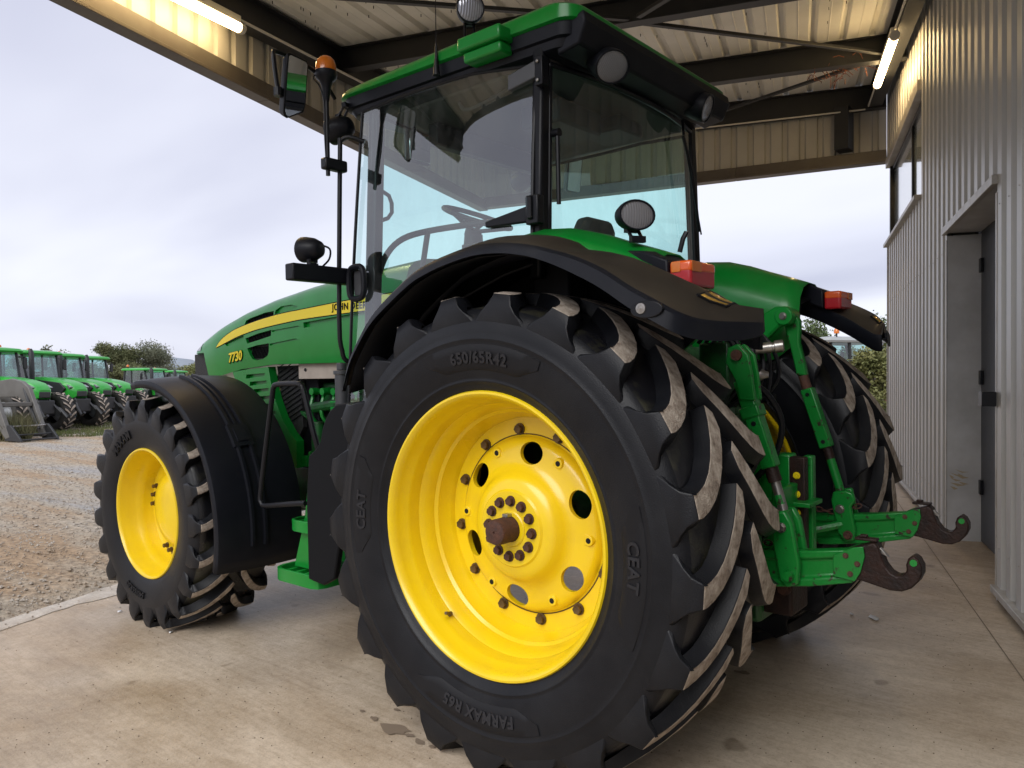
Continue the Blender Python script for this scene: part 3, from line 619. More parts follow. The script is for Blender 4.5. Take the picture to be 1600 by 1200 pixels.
def build_wheel(name, loc, P):
    w = empty(name, tr, loc)
    half = P['half']; prof = tyre_profile(half)
    nA = 96; m = MB()
    np_ = len(prof); m.lathe(prof, (0, 0, 0), (0, 1, 0), nA)
    # material by band: dirt lives on the tread floor
    mi = []
    for k in range(nA):
        for j in range(np_ - 1): mi.append(1 if min(prof[j][1], prof[j + 1][1]) > P['tread_r'] else 0)
    m.m = mi
    m.build('tyre', [M['rubber'], M['rubber_dirty']], w, sharp=60)
    for sg in (1, -1):
        me = make_lug(sg, None, P['lug'], P['n'])
        for k in range(P['n']):
            o = put('tread_bar', me, w); o.rotation_euler = (0, -R(P['phase'] + (k + (0.5 if sg < 0 else 0)) * 360 / P['n']), 0)
    ytab = sorted([(r, y) for y, r in half if r < P['tread_r'] + .01]); ys = lambda r: interp(ytab, r)
    for (a0, a1, r0, r1) in P['panels']:
        rows = []; nn = 22
        for i in range(nn + 1):
            a = R(lerp(a0, a1, i / nn)); e_ = min(i, nn - i) / nn; k = min(1, e_ / 0.16)
            ra, rb = lerp(lerp(r0, r1, .62), r0, k), r1
            rows.append([((ra + (rb - ra) * t) * math.cos(a), ys(ra + (rb - ra) * t) + h, (ra + (rb - ra) * t) * math.sin(a)) for t, h in ((0, .0003), (0.03, .0032), (0.33, 0.0034), (.66, .0034), (.97, .0032), (1, .0003))])
        MB().grid(rows).build('sidewall_panel', M['rubber_low'], w, sharp=50)
    for body, size, R0, ang in P['text']: bend_text(body, size, R0, ang, 1, lambda r: ys(r) + .0032, 'sidewall_lettering', w, M[P.get('tm', 'rubber_letter')])
    m = MB(); m.lathe(P['rim'], (0, 0, 0), (0, 1, 0), 96); m.build('rim', P['paint'], w, sharp=28, thick=0.008, off=-1)
    d = MB(); d.lathe(P['disc'], (0, 0, 0), (0, 1, 0), 72, closed=True); disc = d.build('wheel_disc', P['paint'], w, sharp=40)
    if P.get('holes'):
        cs = []
        for a in P['holes'][1]:
            rr = P['holes'][0]; c = Vector((rr * math.cos(R(a)), 0, rr * math.sin(R(a)))); rad = c.normalized(); tan = Vector((-rad.z, 0, rad.x)); n = 24
            q = MB(); q.loft([[c + Vector((0, y, 0)) + tan * math.cos(6.28319 * k / n) * P['holes'][2] + rad * math.sin(6.28319 * k / n) * P['holes'][3] for k in range(n)] for y in (-.3, .3)]); cs.append(q.build('cutter', M['rubber'], None))
            bpy.context.view_layer.update()
        disc.parent = None; cut(disc, cs); disc.parent = w
        b = disc.modifiers.new('bevel', 'BEVEL'); b.width = 0.006; b.segments = 2; b.limit_method = 'ANGLE'; b.angle_limit = R(50)
    for (rr, y, n, ph, br, bh, nm, mt, skip) in P['bolts']:
        for k in range(n):
            if k in skip: continue
            a = R(ph + 360 * k / n); hexbolt((rr * math.cos(a), y, rr * math.sin(a)), 1, br, bh, nm, mt, w)
    return w
rear_half = [(.262, .545), (.276, .556), (.288, .578), (.298, .597), (.303, .601), (.3035, .606), (.301, .610), (.304, .618), (.312, .648), (.322, .695), (.328, .745), (.3285, .760), (.3305, .763), (.3305, .767), (.3285, .770), (.328, .790), (.322, .828), (.309, .858), (.288, .880), (.25, .892), (.18, .899), (.09, .903), (0, .905)]
def lugrows(hw, rc, rs, rbase, side_r, wsc=1.0, y_end=0.0):
    # crown rows then the buttress that runs down the sidewall
    L = []
    for t, sl in ((0.02, 1.75), (.14, 1.7), (.28, 1.55), (.42, 1.35), (.56, 1.1), (.70, .82), (.84, .52), (.95, .30)):
        y = hw * t; L.append((y, rbase - 0.004 - 0.010 * max(0, t - .7), lerp(rc, rs, t ** 2), lerp(.044, .060, t ** 2) * wsc, lerp(.030, .036, t) * wsc, 1.0 if t < .9 else .8, sl))
    k = hw / .312
    L.append((hw * 1.010, rbase - .030 * k, rs, .064 * wsc, .035 * wsc, -.022 * k, 0))
    L.append((hw * 1.052, rbase - .041 * k, rs - .038 * k, .076 * wsc, .050 * wsc, -.028 * k, 0))
    L.append((hw * 1.060, rbase - .052 * k, rs - .068 * k, .100 * wsc, .074 * wsc, -.017 * k, 0))
    L.append((hw * 1.022, side_r + .012 * k, side_r + .016 * k, .114 * wsc, .106 * wsc, -.004 * k, 0))
    return L
PR = dict(half=rear_half, tread_r=.875, n=21, phase=13.0, lug=lugrows(.312, .957, .938, .903, .812, 1.12),
    panels=[(68, 116, .645, .745), (165, 203, .645, .745), (247, 300, .645, .745), (-12, 22, .645, .745)],
    text=[('650/65R42', .062, .695, 92), ('CEAT', .066, .695, 181), ('FARMAX R65', .060, .695, 271.5), ('CEAT', .066, .695, 3)],
    paint=M['yellow'],
    rim=[(.262, .566), (.280, .566), (.289, .561), (.290, .553), (.284, .545), (.272, .537), (.256, .531), (.225, .526), (.214, .518), (.195, .514), (.150, .510), (.135, .498), (.105, .486), (.082, .482), (.070, .470), (.03, .462), (.012, .452), (-.012, .442), (-.05, .442), (-.09, .46), (-.13, .49), (-.2, .515), (-.256, .531), (-.272, .537), (-.284, .545), (-.290, .553), (-.292, .563), (-.284, .570)],
    disc=[(-.020, .446), (-.010, .444), (-.008, .372), (-.004, .366), (.006, .362), (.020, .353), (.030, .338), (.036, .305), (.042, .268), (.052, .244), (.072, .226), (.094, .212), (.108, .196), (.114, .176), (.118, .160), (.126, .152), (.126, .062), (.10, .055), (.09, .056), (.09, .15), (.07, .20), (.03, .24), (.01, .33), (-.02, .37)],
    holes=(.303, [38.5 + 60 * k for k in range(6)], .058, .046),
    bolts=[(.396, -.008, 12, 23.2, .0185, .022, 'wheel_bolt', M['bolt'], ()), (.113, .126, 12, 3.5, .0165, .021, 'hub_bolt', M['rust'], ())])
rw_ = build_wheel('rear_wheel', (0, .910, .9175), PR)
m = MB(); m.lathe([(.06, .075), (.128, .075), (.132, .070), (.132, .054), (.11, .052)], (0, 0, 0), (0, 1, 0), 32); m.build('hub_ring', M['yellow'], rw_)
m = MB(); m.lathe([(.05, .052), (.215, .052), (.225, .047), (.228, .040), (.228, .006), (.222, .004), (.222, .001)], (0, 0, 0), (0, 1, 0), 32); m.build('axle_shaft', M['rust'], rw_, sharp=30)
m = MB(); m.lathe([(-.0095, .3765), (-.0062, .376), (-.0055, .3725), (-.0075, .3718)], (0, 0, 0), (0, 1, 0), 72, closed=True); m.build('disc_seam', M['rust'], rw_)
m = MB(); m.box((-.014, .12, .050), (.014, .16, .064)); m.build('shaft_key', M['steel'], rw_, 0.002)
for k in range(6):      # small bosses with a bolt hole each
    a = R(4.5 + 60 * k); rr = .322; c = Vector((rr * math.cos(a), .024, rr * math.sin(a))); d = Vector((math.cos(a), 0, math.sin(a)))
    m = MB(); m.cyl(c, c + Vector((0, .018, 0)), .024, 18, .020); m.cyl(c + Vector((0, .0165, 0)), c + Vector((0, .0195, 0)), .0115, 12, mi=1); m.box((-.022, -.012, -.10), (.022, .013, 0), 0, lambda x, y, z: c + Vector((-d.z, 0, d.x)) * x + Vector((0, y, 0)) + d * (z if z < 0 else z)); m.build('disc_boss', [M['yellow'], M['rubber']], rw_, .003)
m = MB(); a = R(-52); c = Vector((.50 * math.cos(a), .165, .50 * math.sin(a))); m.cyl(c, c + Vector((-.02 * math.cos(a), .045, -.02 * math.sin(a))), .007, 8); m.cyl(c, c + Vector((0, .012, 0)), .011, 6); m.build('valve_stem', M['bolt'], rw_)
front_half = [(.222, .392), (.234, .402), (.243, .42), (.252, .445), (.262, .49), (.269, .535), (.270, .575), (.266, .61), (.256, .640), (.238, .660), (.20, .672), (.14, .678), (.07, .681), (0, .682)]
PF = dict(tm='rubber_low', half=front_half, tread_r=.655, n=21, phase=9.2, lug=lugrows(.262, .736, .722, .682, .560, 0.66),
    panels=[],
    text=[('MAXAM', .074, .512, 60), ('540/65R30', .050, .515, 283)],
    paint=M['yellow'],
    rim=[(.225, .412), (.240, .412), (.247, .408), (.248, .400), (.242, .394), (.228, .388), (.20, .383), (.185, .376), (.150, .372), (.135, .362), (.105, .350), (.09, .346), (.055, .343), (.035, .332), (.0, .326), (-.04, .326), (-.1, .35), (-.16, .375), (-.22, .39), (-.24, .41)],
    disc=[(.030, .335), (.040, .333), (.044, .30), (.046, .258), (.058, .240), (.085, .215), (.100, .16), (.108, .08), (.110, .03), (.110, .002), (.06, .002), (.05, .02), (.05, .2), (.035, .25), (.03, .28)],
    bolts=[(.283, .046, 4, a, .0135, .030, 'wheel_bolt', M['bolt'], ()) for a in (2, 14.5, 27)])
fw_ = build_wheel('front_wheel', (2.8655, .945, .7025), PF)
def mirror_wheel(w, loc, spin):
    c = copy_tree(w, tr); c.location = loc; c.scale = (1, -1, 1); c.rotation_euler = (0, R(spin), 0); return c
rr_ = mirror_wheel(rw_, (0, -.910, .9175), 6); fr_ = mirror_wheel(fw_, (2.8655, -.945, .7025), 4)
for w in (rr_, fr_):
    for ch in [x for x in COL.objects if x.parent == w]:
        if ch.name.startswith(('sidewall_lettering', 'sidewall_panel')): bpy.data.objects.remove(ch)
# ---------------------------------------------------------------- chassis, axles, engine
m = MB(); m.tube([(0, -.72, .9175), (0, -.36, .9175), (0, .36, .9175), (0, .72, .9175)], [.12, .17, .17, .12], 20); m.lathe([(.55, .22), (.60, .22), (.60, .10)], (0, 0, .9175), (0, 1, 0), 24); m.build('rear_axle', M['dirty_green'], tr)
m = MB(); m.box((-.42, -.30, .58), (1.35, .30, 1.30)); m.build('transmission', M['dirty_green'], tr, .03)
m = MB(); m.box((1.35, -.24, .62), (3.35, .24, .92)); m.build('chassis', M['dirty_green'], tr, .02)
m = MB(); m.tube([(2.8655, -.75, .70), (2.8655, -.3, .66), (2.8655, .3, .66), (2.8655, .75, .70)], [.10, .12, .12, .10], 16); m.build('front_axle', M['dirty_green'], tr)
MB().box((2.28, -.29, .93), (2.68, .29, 1.60)).build('fan_shroud', M['matte_black'], tr, .01)
eng = MB().box((1.50, -.25, .90), (2.42, .25, 1.50)).build('engine', M['dirty_green'], tr, .02)
rnd = random.Random(4)
for i in range(6):
    x = 1.72 + i * .115; m = MB(); m.tube([(x, .26, 1.20), (x + .01, .33, 1.28), (x + .02, .31, 1.40), (x + .03, .25, 1.46)], .012, 7, 4); m.cyl((x, .25, 1.44), (x, .335, 1.44), .024, 10); m.build('injector_pipe', M['green'], eng)
m = MB(); m.tube([(1.62, .31, 1.32), (1.95, .33, 1.36), (2.3, .31, 1.33)], .035, 10, 5); m.build('fuel_rail', M['dirty_green'], eng)
m = MB(); m.cyl((1.85, .24, 1.08), (1.85, .40, 1.08), .085, 18); m.cyl((2.10, .24, 1.02), (2.10, .37, 1.02), .07, 18); m.build('pump_cover', M['dirty_green'], eng, .006)
m = MB(); m.cyl((2.27, .30, .98), (2.27, .30, 1.24), .05, 16); m.build('oil_filter', M['dirty_green'], eng, .006)
for i in range(22):
    x, z = rnd.uniform(1.60, 2.40), rnd.uniform(.95, 1.46); m = MB()
    if i % 2: m.box((x - .03, .25, z - .02), (x + rnd.uniform(.02, .07), rnd.uniform(.29, .36), z + rnd.uniform(.015, .06)))
    else: m.tube([(x, .26, z), (x + rnd.uniform(-.1, .1), .34, z + rnd.uniform(-.05, .08)), (x + rnd.uniform(-.2, .2), .28, z + rnd.uniform(-.15, .15))], rnd.uniform(.006, .014), 7, 5)
    m.build('engine_fitting', [M['dirty_green'], M['green'], M['matte_black']][i % 3], eng, .003 if i % 2 else 0)
m = MB(); m.box((1.94, .30, 1.525), (2.38, .37, 1.625)); m.cyl((2.30, .372, 1.585), (2.30, .376, 1.585), .012, 10, mi=1); m.build('beige_cover', [M['panel'], M['rubber']], tr, .006)
m = MB(); m.cyl((1.675, .56, 1.20), (1.675, .56, 1.55), .042, 18); m.cyl((1.675, .56, 1.551), (1.675, .56, 1.575), .05, 18); m.cyl((1.675, .56, 1.576), (1.675, .56, 1.62), .03, 14); m.build('air_drier', M['grey_plastic'], tr, .004)
# ---------------------------------------------------------------- hood
HT = [(1.25, 2.225), (1.74, 2.195), (2.2, 2.155), (2.66, 2.095), (3.02, 2.03), (3.29, 1.965), (3.5, 1.895), (3.68, 1.835), (3.80, 1.79), (3.86, 1.75)]
HBt = [(1.25, 1.62), (2.6, 1.628), (3.03, 1.60), (3.30, 1.56), (3.43, 1.55), (3.86, 1.52)]
HW = [(1.25, .43), (2.6, .425), (3.1, .415), (3.4, .405), (3.6, .385), (3.76, .355), (3.86, .31)]
HP = [(.965, 0.0), (.985, .12), (1.0, .3), (1.0, .5), (.995, .68), (.97, .80), (.92, .885), (.82, .945), (.62, .983), (.34, .998), (0, 1.0)]
def hood_y(x, z):
    zb, zt, w = interp(HBt, x), interp(HT, x), interp(HW, x); t = (z - zb) / (zt - zb)
    for (a, b), (c, d) in zip(HP, HP[1:]):
        if b <= t <= d: return w * lerp(a, c, (t - b) / (d - b))
    return w * (.965 if t < 0 else 0)
xs = [1.25 + (3.86 - 1.25) * i / 44 for i in range(45)]
rings = []
for x in xs:
    zb, zt, w = interp(HBt, x), interp(HT, x), interp(HW, x)
    left = [(x, w * a, lerp(zb, zt, t)) for a, t in HP]; rings.append(left + [(p[0], -p[1], p[2]) for p in reversed(left[:-1])])
hood = MB().loft(rings).build('hood', M['green'], None, sharp=40)
V1 = [(2.957, 1.905), (2.939, 1.944), (2.88, 1.958), (2.78, 1.972), (2.688, 1.985), (2.58, 1.989), (2.575, 1.955), (2.769, 1.938), (2.88, 1.92)]
V2 = [(2.937, 1.817), (2.77, 1.845), (2.601, 1.862), (2.611, 1.821), (2.76, 1.80), (2.914, 1.78)]
V3 = [(2.916, 1.748), (2.78, 1.765), (2.636, 1.772), (2.645, 1.72), (2.663, 1.69), (2.727, 1.667), (2.807, 1.660), (2.86, 1.668), (2.89, 1.70)]
SL = [(2.234, 1.892), (1.40, 1.936), (1.40, 1.900), (2.229, 1.857)]
TR1 = [(2.56, 1.992), (2.50, 2.015), (2.38, 2.018), (2.30, 2.002), (2.32, 1.985), (2.565, 1.965)]
TR2 = [(2.59, 1.845), (2.60, 1.857), (2.30, 1.874), (2.26, 1.868)]
TR3 = [(2.625, 1.755), (2.63, 1.768), (2.33, 1.792), (2.28, 1.785)]
NG = [(3.90, 1.735), (3.575, 1.735), (3.53, 1.62), (3.51, 1.50), (3.90, 1.50)]
TRF = [(3.235, 1.795), (3.02, 1.832), (2.96, 1.842), (2.965, 1.80), (3.02, 1.790), (3.2, 1.772)]
cs = []
for poly, dep in ((V1, .05), (V2, .05), (V3, .05), (SL, .025), (TR1, .014), (TR2, .012), (TR3, .012), (TRF, .012), (NG, .03)):
    for sg in (1, -1):
        cx = sum(p[0] for p in poly) / len(poly); cz = sum(p[1] for p in poly) / len(poly); ys_ = min(hood_y(min(max(a, 1.26), 3.70), b) for a, b in poly if 1.3 < a) if poly is not NG else .33
        q = MB(); q.prism(poly, lambda u, v, t: (u, t, v), sg * (ys_ - dep), sg * .7); cs.append(q.build('cutter', M['green'], None))
cut(hood, cs); hood.parent = tr
bv = hood.modifiers.new('bevel', 'BEVEL'); bv.width = .004; bv.segments = 2; bv.limit_method = 'ANGLE'; bv.angle_limit = R(48)
M['mesh'] = mat('black_grille_mesh', (0.010, 0.010, 0.011), 0.5, bump=1.0, bscale=260)
for poly in (V1, V2, V3):
    for sg in (1, -1):
        cx = sum(p[0] for p in poly) / len(poly); cz = sum(p[1] for p in poly) / len(poly); ys_ = min(hood_y(a, b) for a, b in poly)
        q = MB(); q.prism([(cx + (a - cx) * .985, cz + (b - cz) * .985) for a, b in poly], lambda u, v, t: (u, t, v), sg * (ys_ - .055), sg * (ys_ - .022)); g = q.build('vent_grille', M['mesh'], hood)
        x0, x1 = min(p[0] for p in poly), max(p[0] for p in poly); q = MB()
        xx = x0 + .02
        while xx < x1 - .02:      # slanted vent bars
            zs = [b for a, b in poly]; q.box((-.002, ys_ - .024, min(zs)), (.002, ys_ - .014, max(zs)), 0, lambda a, b, c: (xx + a - (c - cz) * .3, sg * b, cz + (c - cz) * .70)); xx += .018
        tag(q.build('vent_bars', M['matte_black'], g), kind='stuff')
for sg in (1, -1):
    q = MB(); q.prism([(3.84, 1.728), (3.583, 1.728), (3.54, 1.62), (3.53, 1.505), (3.84, 1.505)], lambda u, v, t: (u, t, v), sg * .22, sg * .322); q.build('nose_grille', M['mesh'], hood, .006)
    q = MB(); q.grid([[(x, sg * (hood_y(x, z) + .004), z) for z in (1.752, 1.78, 1.808)] for x in (3.80, 3.76, 3.70, 3.64)]); q.build('headlight', M['lens'], hood)
# yellow stripe lying on the hood side
SU = [(3.352, 1.770), (3.30, 1.808), (3.236, 1.838), (3.13, 1.873), (3.017, 1.898), (2.82, 1.928), (2.612, 1.952), (2.43, 1.967), (2.245, 1.976), (1.909, 1.994), (1.60, 2.007), (1.30, 2.016)]
SLo = [(3.353, 1.767), (3.31, 1.776), (3.257, 1.788), (3.14, 1.814), (3.02, 1.839), (2.812, 1.870), (2.62, 1.888), (2.427, 1.903), (2.25, 1.914), (1.909, 1.924), (1.60, 1.930), (1.30, 1.934)]
for sg in (1, -1):
    def strip(U, Lw, off, nm, mt, grow=0):
        rows = []
        for (ua, ub), (la, lb) in zip(catmull([Vector((a, b)) for a, b in U], 4), catmull([Vector((a, b)) for a, b in Lw], 4)):
            rows.append([(lerp(la, ua, t), sg * (hood_y(lerp(la, ua, t), lerp(lb, ub, t)) + off), lerp(lb, ub, t) + grow * (t - .5)) for t in (0, .25, .5, .75, 1)])
        return MB().grid(rows).build(nm, mt, hood)
    strip(SU, SLo, .0016, 'stripe_edge', M['matte_black'], .012); strip(SU, SLo, .0034, 'hood_stripe', M['decal'])
def hood_text(body, size, x, z, rise, m, name, sg=1, shear=0.0, off=.0045, ext=.0015, bold=0.0, space=1.0):
    me = text_mesh(body, size, ext, shear, space, bold)
    for v in me.vertices:
        a, b, c = v.co; px_ = x - sg * a * 1.0 if sg > 0 else x + a * -1; zz = z + b + rise * a
        v.co = (px_, sg * (hood_y(px_, zz) + off + c), zz)
    if sg < 0:
        for v in me.vertices: pass
    me.materials.clear(); me.materials.append(m); return put(name, me, hood)
hood_text('7730', .094, 3.085, 1.658, .10, M['matte_black'], 'number_outline', 1, .25, .0035, .001, .007, 1.0)  # slightly larger black print behind the number
hood_text('7730', .092, 3.083, 1.661, .10, M['decal'], 'model_number', 1, .25, .0062, .001, .003, 1.0)
hood_text('JOHN DEERE', .058, 1.74, 1.946, -.02, M['matte_black'], 'brand_lettering', 1, 0, .0055, .0008, .0012, 1.12)
# lower side panel with louvre slots, dark radiator screen
SP = [(3.16, 1.585), (2.90, 1.603), (2.70, 1.612), (2.672, 1.50), (2.63, 1.39), (2.56, 1.27), (2.47, 1.17), (2.39, 1.11), (2.39, .93), (2.70, .93), (2.95, 1.20)]
for sg in (1, -1):
    q = MB(); q.prism(SP, lambda u, v, t: (u, t, v), sg * .335, sg * .395); sp = q.build('side_panel', M['green'], None); cs = []
    for i in range(6):
        z = 1.545 - i * .052; x1 = 2.985 - i * .045; x0 = 2.745 - i * .022 - (i > 2) * .012
        q = MB(); q.prism([(x0, z), (x1, z - .012), (x1 - .01, z + .016), (x0, z + .024)], lambda u, v, t: (u, t, v), sg * .365, sg * .5); cs.append(q.build('cutter', M['green'], None))
    cut(sp, cs); sp.parent = tr; b = sp.modifiers.new('bevel', 'BEVEL'); b.width = .005; b.segments = 2; b.limit_method = 'ANGLE'; b.angle_limit = R(48)
    q = MB(); q.prism([(2.69, 1.615), (2.42, 1.618), (2.40, 1.20), (2.46, 1.12), (2.57, 1.24), (2.65, 1.40)], lambda u, v, t: (u, t, v), sg * .30, sg * .33); sc = q.build('radiator_screen', M['mesh'], tr)
    q = MB()
    for i in range(15):
        z = 1.20 + i * .035; q.tube([(2.67, sg * .335, z - .02), (2.40, sg * .335, z + .09)] if z < 1.52 else [(2.67, sg * .335, z - .02), (2.5, sg * .335, z + .05)], .0035, 5)
    tag(q.build('screen_wires', M['frame'], sc), kind='stuff')
# ---------------------------------------------------------------- rear fenders
FG = [(.755, 1.27, 1.50, .97, 1.52, .02), (.709, 1.27, 1.619, .965, 1.66, .03), (.64, 1.27, 1.71, .96, 1.765, .03), (.564, 1.27, 1.793, .96, 1.86, .034), (.467, 1.27, 1.859, .955, 1.935, .034), (.311, 1.27, 1.946, .95, 2.03, .034), (.21, 1.27, 1.98, .95, 2.06, .033), (.102, 1.27, 2.004, .95, 2.082, .032), (-.04, 1.27, 2.022, .95, 2.095, .031), (-.176, 1.27, 2.017, .95, 2.082, .031), (-.30, 1.27, 1.996, .95, 2.046, .034), (-.404, 1.27, 1.968, .95, 2.006, .043), (-.511, 1.27, 1.93, .95, 1.968, .055), (-.612, 1.27, 1.88, .94, 1.930, .06), (-.708, 1.27, 1.817, .88, 1.878, .062), (-.799, 1.268, 1.766, .80, 1.838, .062)]
FI = {-.404: (.84, 1.962), -.511: (.795, 1.918), -.612: (.79, 1.880), -.708: (.785, 1.832), -.799: (.78, 1.780)}
FO = [(x, y, z, *(FI[x] if x in FI else (yi, zi)), l) for x, y, z, yi, zi, l in FG]
FE = [((-.862, 1.245, 1.727), (-.86, .775, 1.738)), ((-.895, 1.17, 1.706), (-.90, .772, 1.712)), ((-.918, 1.05, 1.700), (-.922, .770, 1.700)), ((-.945, .93, 1.700), (-.938, .770, 1.698)), ((-.964, .84, 1.700), (-.948, .772, 1.697)), ((-.968, .795, 1.700), (-.953, .776, 1.697))]
def build_fender(sg):
    f = empty('rear_fender', tr)
    rows = []; low = []
    st = [((x, y, z), (x, yi, zi), l) for x, y, z, yi, zi, l in FO] + [(a, b, l) for (a, b), l in zip(FE, (.062, .061, .060, .056, .044, .024))]
    oo = catmull([Vector(a) for a, b, l in st], 3); ii = catmull([Vector(b) for a, b, l in st], 3); ll = [lerp(st[k // 3][2], st[min(k // 3 + 1, len(st) - 1)][2], (k % 3) / 3) for k in range(len(oo))]
    for (o, i, l) in zip(oo, ii, ll):
        o = Vector(o); i = Vector(i); d = (o - i); out = Vector((d.x, d.y, 0)).normalized()
        b0 = o + out * .004 - Vector((0, 0, l)); crown = lerp(o, i, .04) + Vector((0, 0, .006)); dm = interp([(-1.0, 2.3), (-.93, 2.9), (-.86, 3.6), (-.7, 3.2), (-.5, 2.2), (-.35, 1.0)], o.x); mid = lerp(o, i, .45) + Vector((0, 0, .022 * dm)); q3 = lerp(o, i, .8) + Vector((0, 0, .014 * dm))
        rows.append([(p.x, sg * p.y, p.z) for p in (b0 - out * .02, b0, o - Vector((0, 0, .006)), crown, lerp(o, i, .2) + Vector((0, 0, .013 * (.5 + .5 * dm))), mid, q3, i, i - Vector((0, 0, .085)))])
    GR = [[Vector(p) for p in r] for r in rows]
    mm = MB(); mm.grid(rows); n = len(rows[0]); mm.m = [0 if k % (n - 1) < 3 or k % (n - 1) == n - 2 else 1 for k in range(len(mm.f))]
    fl = mm.build('fender_flare', [M['plastic'], M['flare']], f, .0, sharp=38, thick=.010, off=-1 if sg > 0 else -1)
    # green body of the fender
    rows = []; lin = []
    for x, y, z, yi, zi, l in FG[:-2]:
        zb = interp([(-.9, 1.86), (-.75, 1.80), (-.55, 1.62), (-.3, 1.50), (.2, 1.3), (.8, 1.25)], x)
        rows.append([(x, sg * a, b) for a, b in ((yi + .02, zi - .012), (yi - .05, zi + .018), (.82, zi + .052), (.72, zi + .056), (.64, zi + .030), (.585, zi - .03), (.56, zi - .12), (.56, min(zb, zi - .13)))])
        lin.append([(x, sg * a, b) for a, b in ((1.24, z - .03), (1.0, z + .02), (.8, zi - .02), (.60, zi - .06), (.575, zi - .14), (.575, min(zb, zi - .14)))])
    MB().grid(rows).build('fender_body', M['green'], f, sharp=50, thick=.006)
    MB().grid(lin).build('fender_liner', M['matte_black'], f, sharp=60, thick=.006)
    # black wedge that carries the tail lamp, then the lamp
    q = MB(); q.loft([[(-.44, sg * .88, 2.005), (-.44, sg * .80, 2.03), (-.44, sg * .80, 1.96), (-.44, sg * .88, 1.95)], [(-.57, sg * .93, 1.985), (-.57, sg * .75, 1.998), (-.57, sg * .75, 1.89), (-.57, sg * .93, 1.885)], [(-.678, sg * .945, 1.940), (-.678, sg * .735, 1.944), (-.678, sg * .735, 1.845), (-.678, sg * .945, 1.84)]]); q.build('lamp_housing', M['plastic'], f, .008)
    tl = MB().box((-.765, min(sg * .742, sg * .938), 1.840), (-.680, max(sg * .742, sg * .938), 1.932)).build('tail_light', M['red'], f, .012, seg=3)
    q = MB(); q.box((-.7663, min(sg * .7408, sg * .9392), 1.890), (-.681, max(sg * .7408, sg * .9392), 1.9335)); q.build('amber_lens', M['orange'], tl, .012, seg=3)
    q = MB(); q.box((-.7685, min(sg * .86, sg * .935), 1.893), (-.7665, max(sg * .86, sg * .935), 1.930)); q.build('indicator_lens', M['amber'], tl, .003)
    q = MB(); q.box((-.725, min(sg * .9392, sg * .9412), 1.893), (-.69, max(sg * .9392, sg * .9412), 1.930)); q.build('indicator_lens', M['amber'], tl, .003)
    # side marker in the lip, amber reflector plate on the tail
    c = Vector((-.778, sg * 1.272, 1.742)); q = MB(); q.loft([[c + Vector((.058 * math.cos(t), sg * y, .028 * math.sin(t))) for t in [6.28319 * k / 20 for k in range(20)]] for y in (-.012, .004)]); mk = q.build('side_marker', M['frame'], f, .003)
    q = MB(); q.lathe([(.004, .018), (.008, .017), (.009, .009), (.008, .008), (.009, .001)], c + Vector((.018, 0, .004)), (0, sg, 0), 16); q.build('marker_lens', M['steel'], mk)
    PG = [[p + Vector((0, 0, .005)) for p in (GR[k][4].lerp(GR[k][5], .55), GR[k][5].lerp(GR[k][6], .2), GR[k][5].lerp(GR[k][6], .6))] for k in (48, 50, 53)]; PL = [PG[0][0], PG[0][1], PG[0][2], PG[1][2], PG[2][2], PG[2][1], PG[2][0], PG[1][0]]; q = MB(); q.grid(PG); rp = q.build('reflector', M['gold'], f, thick=.004, off=0)
    rows = PL + [PL[0]]
    MB().tube(rows, .005, 6).build('reflector_rim', M['frame'], rp)
    return f
FL = build_fender(1); FR = build_fender(-1)
lamp((-.50, .845, 2.138), (-.86, .50, -.02), .158, .118, .085, stem=(-.50, .845, 2.045))
m = MB(); m.tube([(-.60, .70, 2.0), (-.615, .70, 2.05), (-.625, .69, 2.075)], .010, 8); m.build('grip_stub', M['frame'], tr)
# ---------------------------------------------------------------- cab
cabm = M['frame']
def post(name, a, b, w, d, m=None, parent=tr, bev=.012):
    a, b = Vector(a), Vector(b); q = MB(); q.loft([[p + Vector((x * w / 2, y * d / 2, 0)) for x, y in ((-1, -1), (1, -1), (1, 1), (-1, 1))] for p in (a, b)]); return q.build(name, m or cabm, parent, bev)
for sg in (1, -1):
    post('cab_pillar', (1.150, sg * .79, 1.25), (1.125, sg * .715, 2.94), .075, .06)
    post('cab_pillar', (.052, sg * .750, 1.95), (.050, sg * .695, 2.98), .058, .060)
    post('cab_pillar', (-.0, sg * .66, 1.3), (-.0, sg * .66, 2.02), .2, .14)
# door glass on the left, side glass on the right
def side_glass(sg, name, mt):
    rows = []
    for i in range(41):
        u = i / 40; xb = lerp(1.222, .062, u); xt = lerp(1.172, .066, u); zb = interp([(0, 2.03), (.2, 1.98), (.45, 1.88), (.7, 1.62), (.9, 1.40), (1.27, 1.30)], xb); zt = interp([(0, 2.885), (.4, 2.925), (1.2, 2.925)], xt)
        bow = .040 * math.sin(math.pi * u); rows.append([(lerp(xb, xt, t), sg * (lerp(lerp(.872, .775, u), lerp(.768, .708, u), t) + bow + .012 * math.sin(math.pi * t)), lerp(zb, zt, t)) for t in [k / 10 for k in range(11)]])
    g = MB().grid(rows).build(name, mt, None, sharp=80); return g, rows
door = empty('door', tr); dg, drows = side_glass(1, 'door_glass', M['door_glass']); dg.parent = door
edge = [rows_[0] for rows_ in [drows]][0]
m = MB(); m.tube([Vector(p) + Vector((.006, 0, 0)) for p in drows[0]], .0085, 8); m.tube([r[-1] for r in drows], .008, 8); m.tube(drows[-1], .010, 8); m.tube([r[0] for r in drows], .009, 8); m.build('door_edge', cabm, door)
rg, rrows = side_glass(-1, 'right_window', M['glass']); rg.parent = tr
m = MB(); m.tube(rrows[0], .012, 8); m.tube([r[-1] for r in rrows], .010, 8); m.tube([r[0] for r in rrows], .02, 8); m.build('window_edge', cabm, rg)
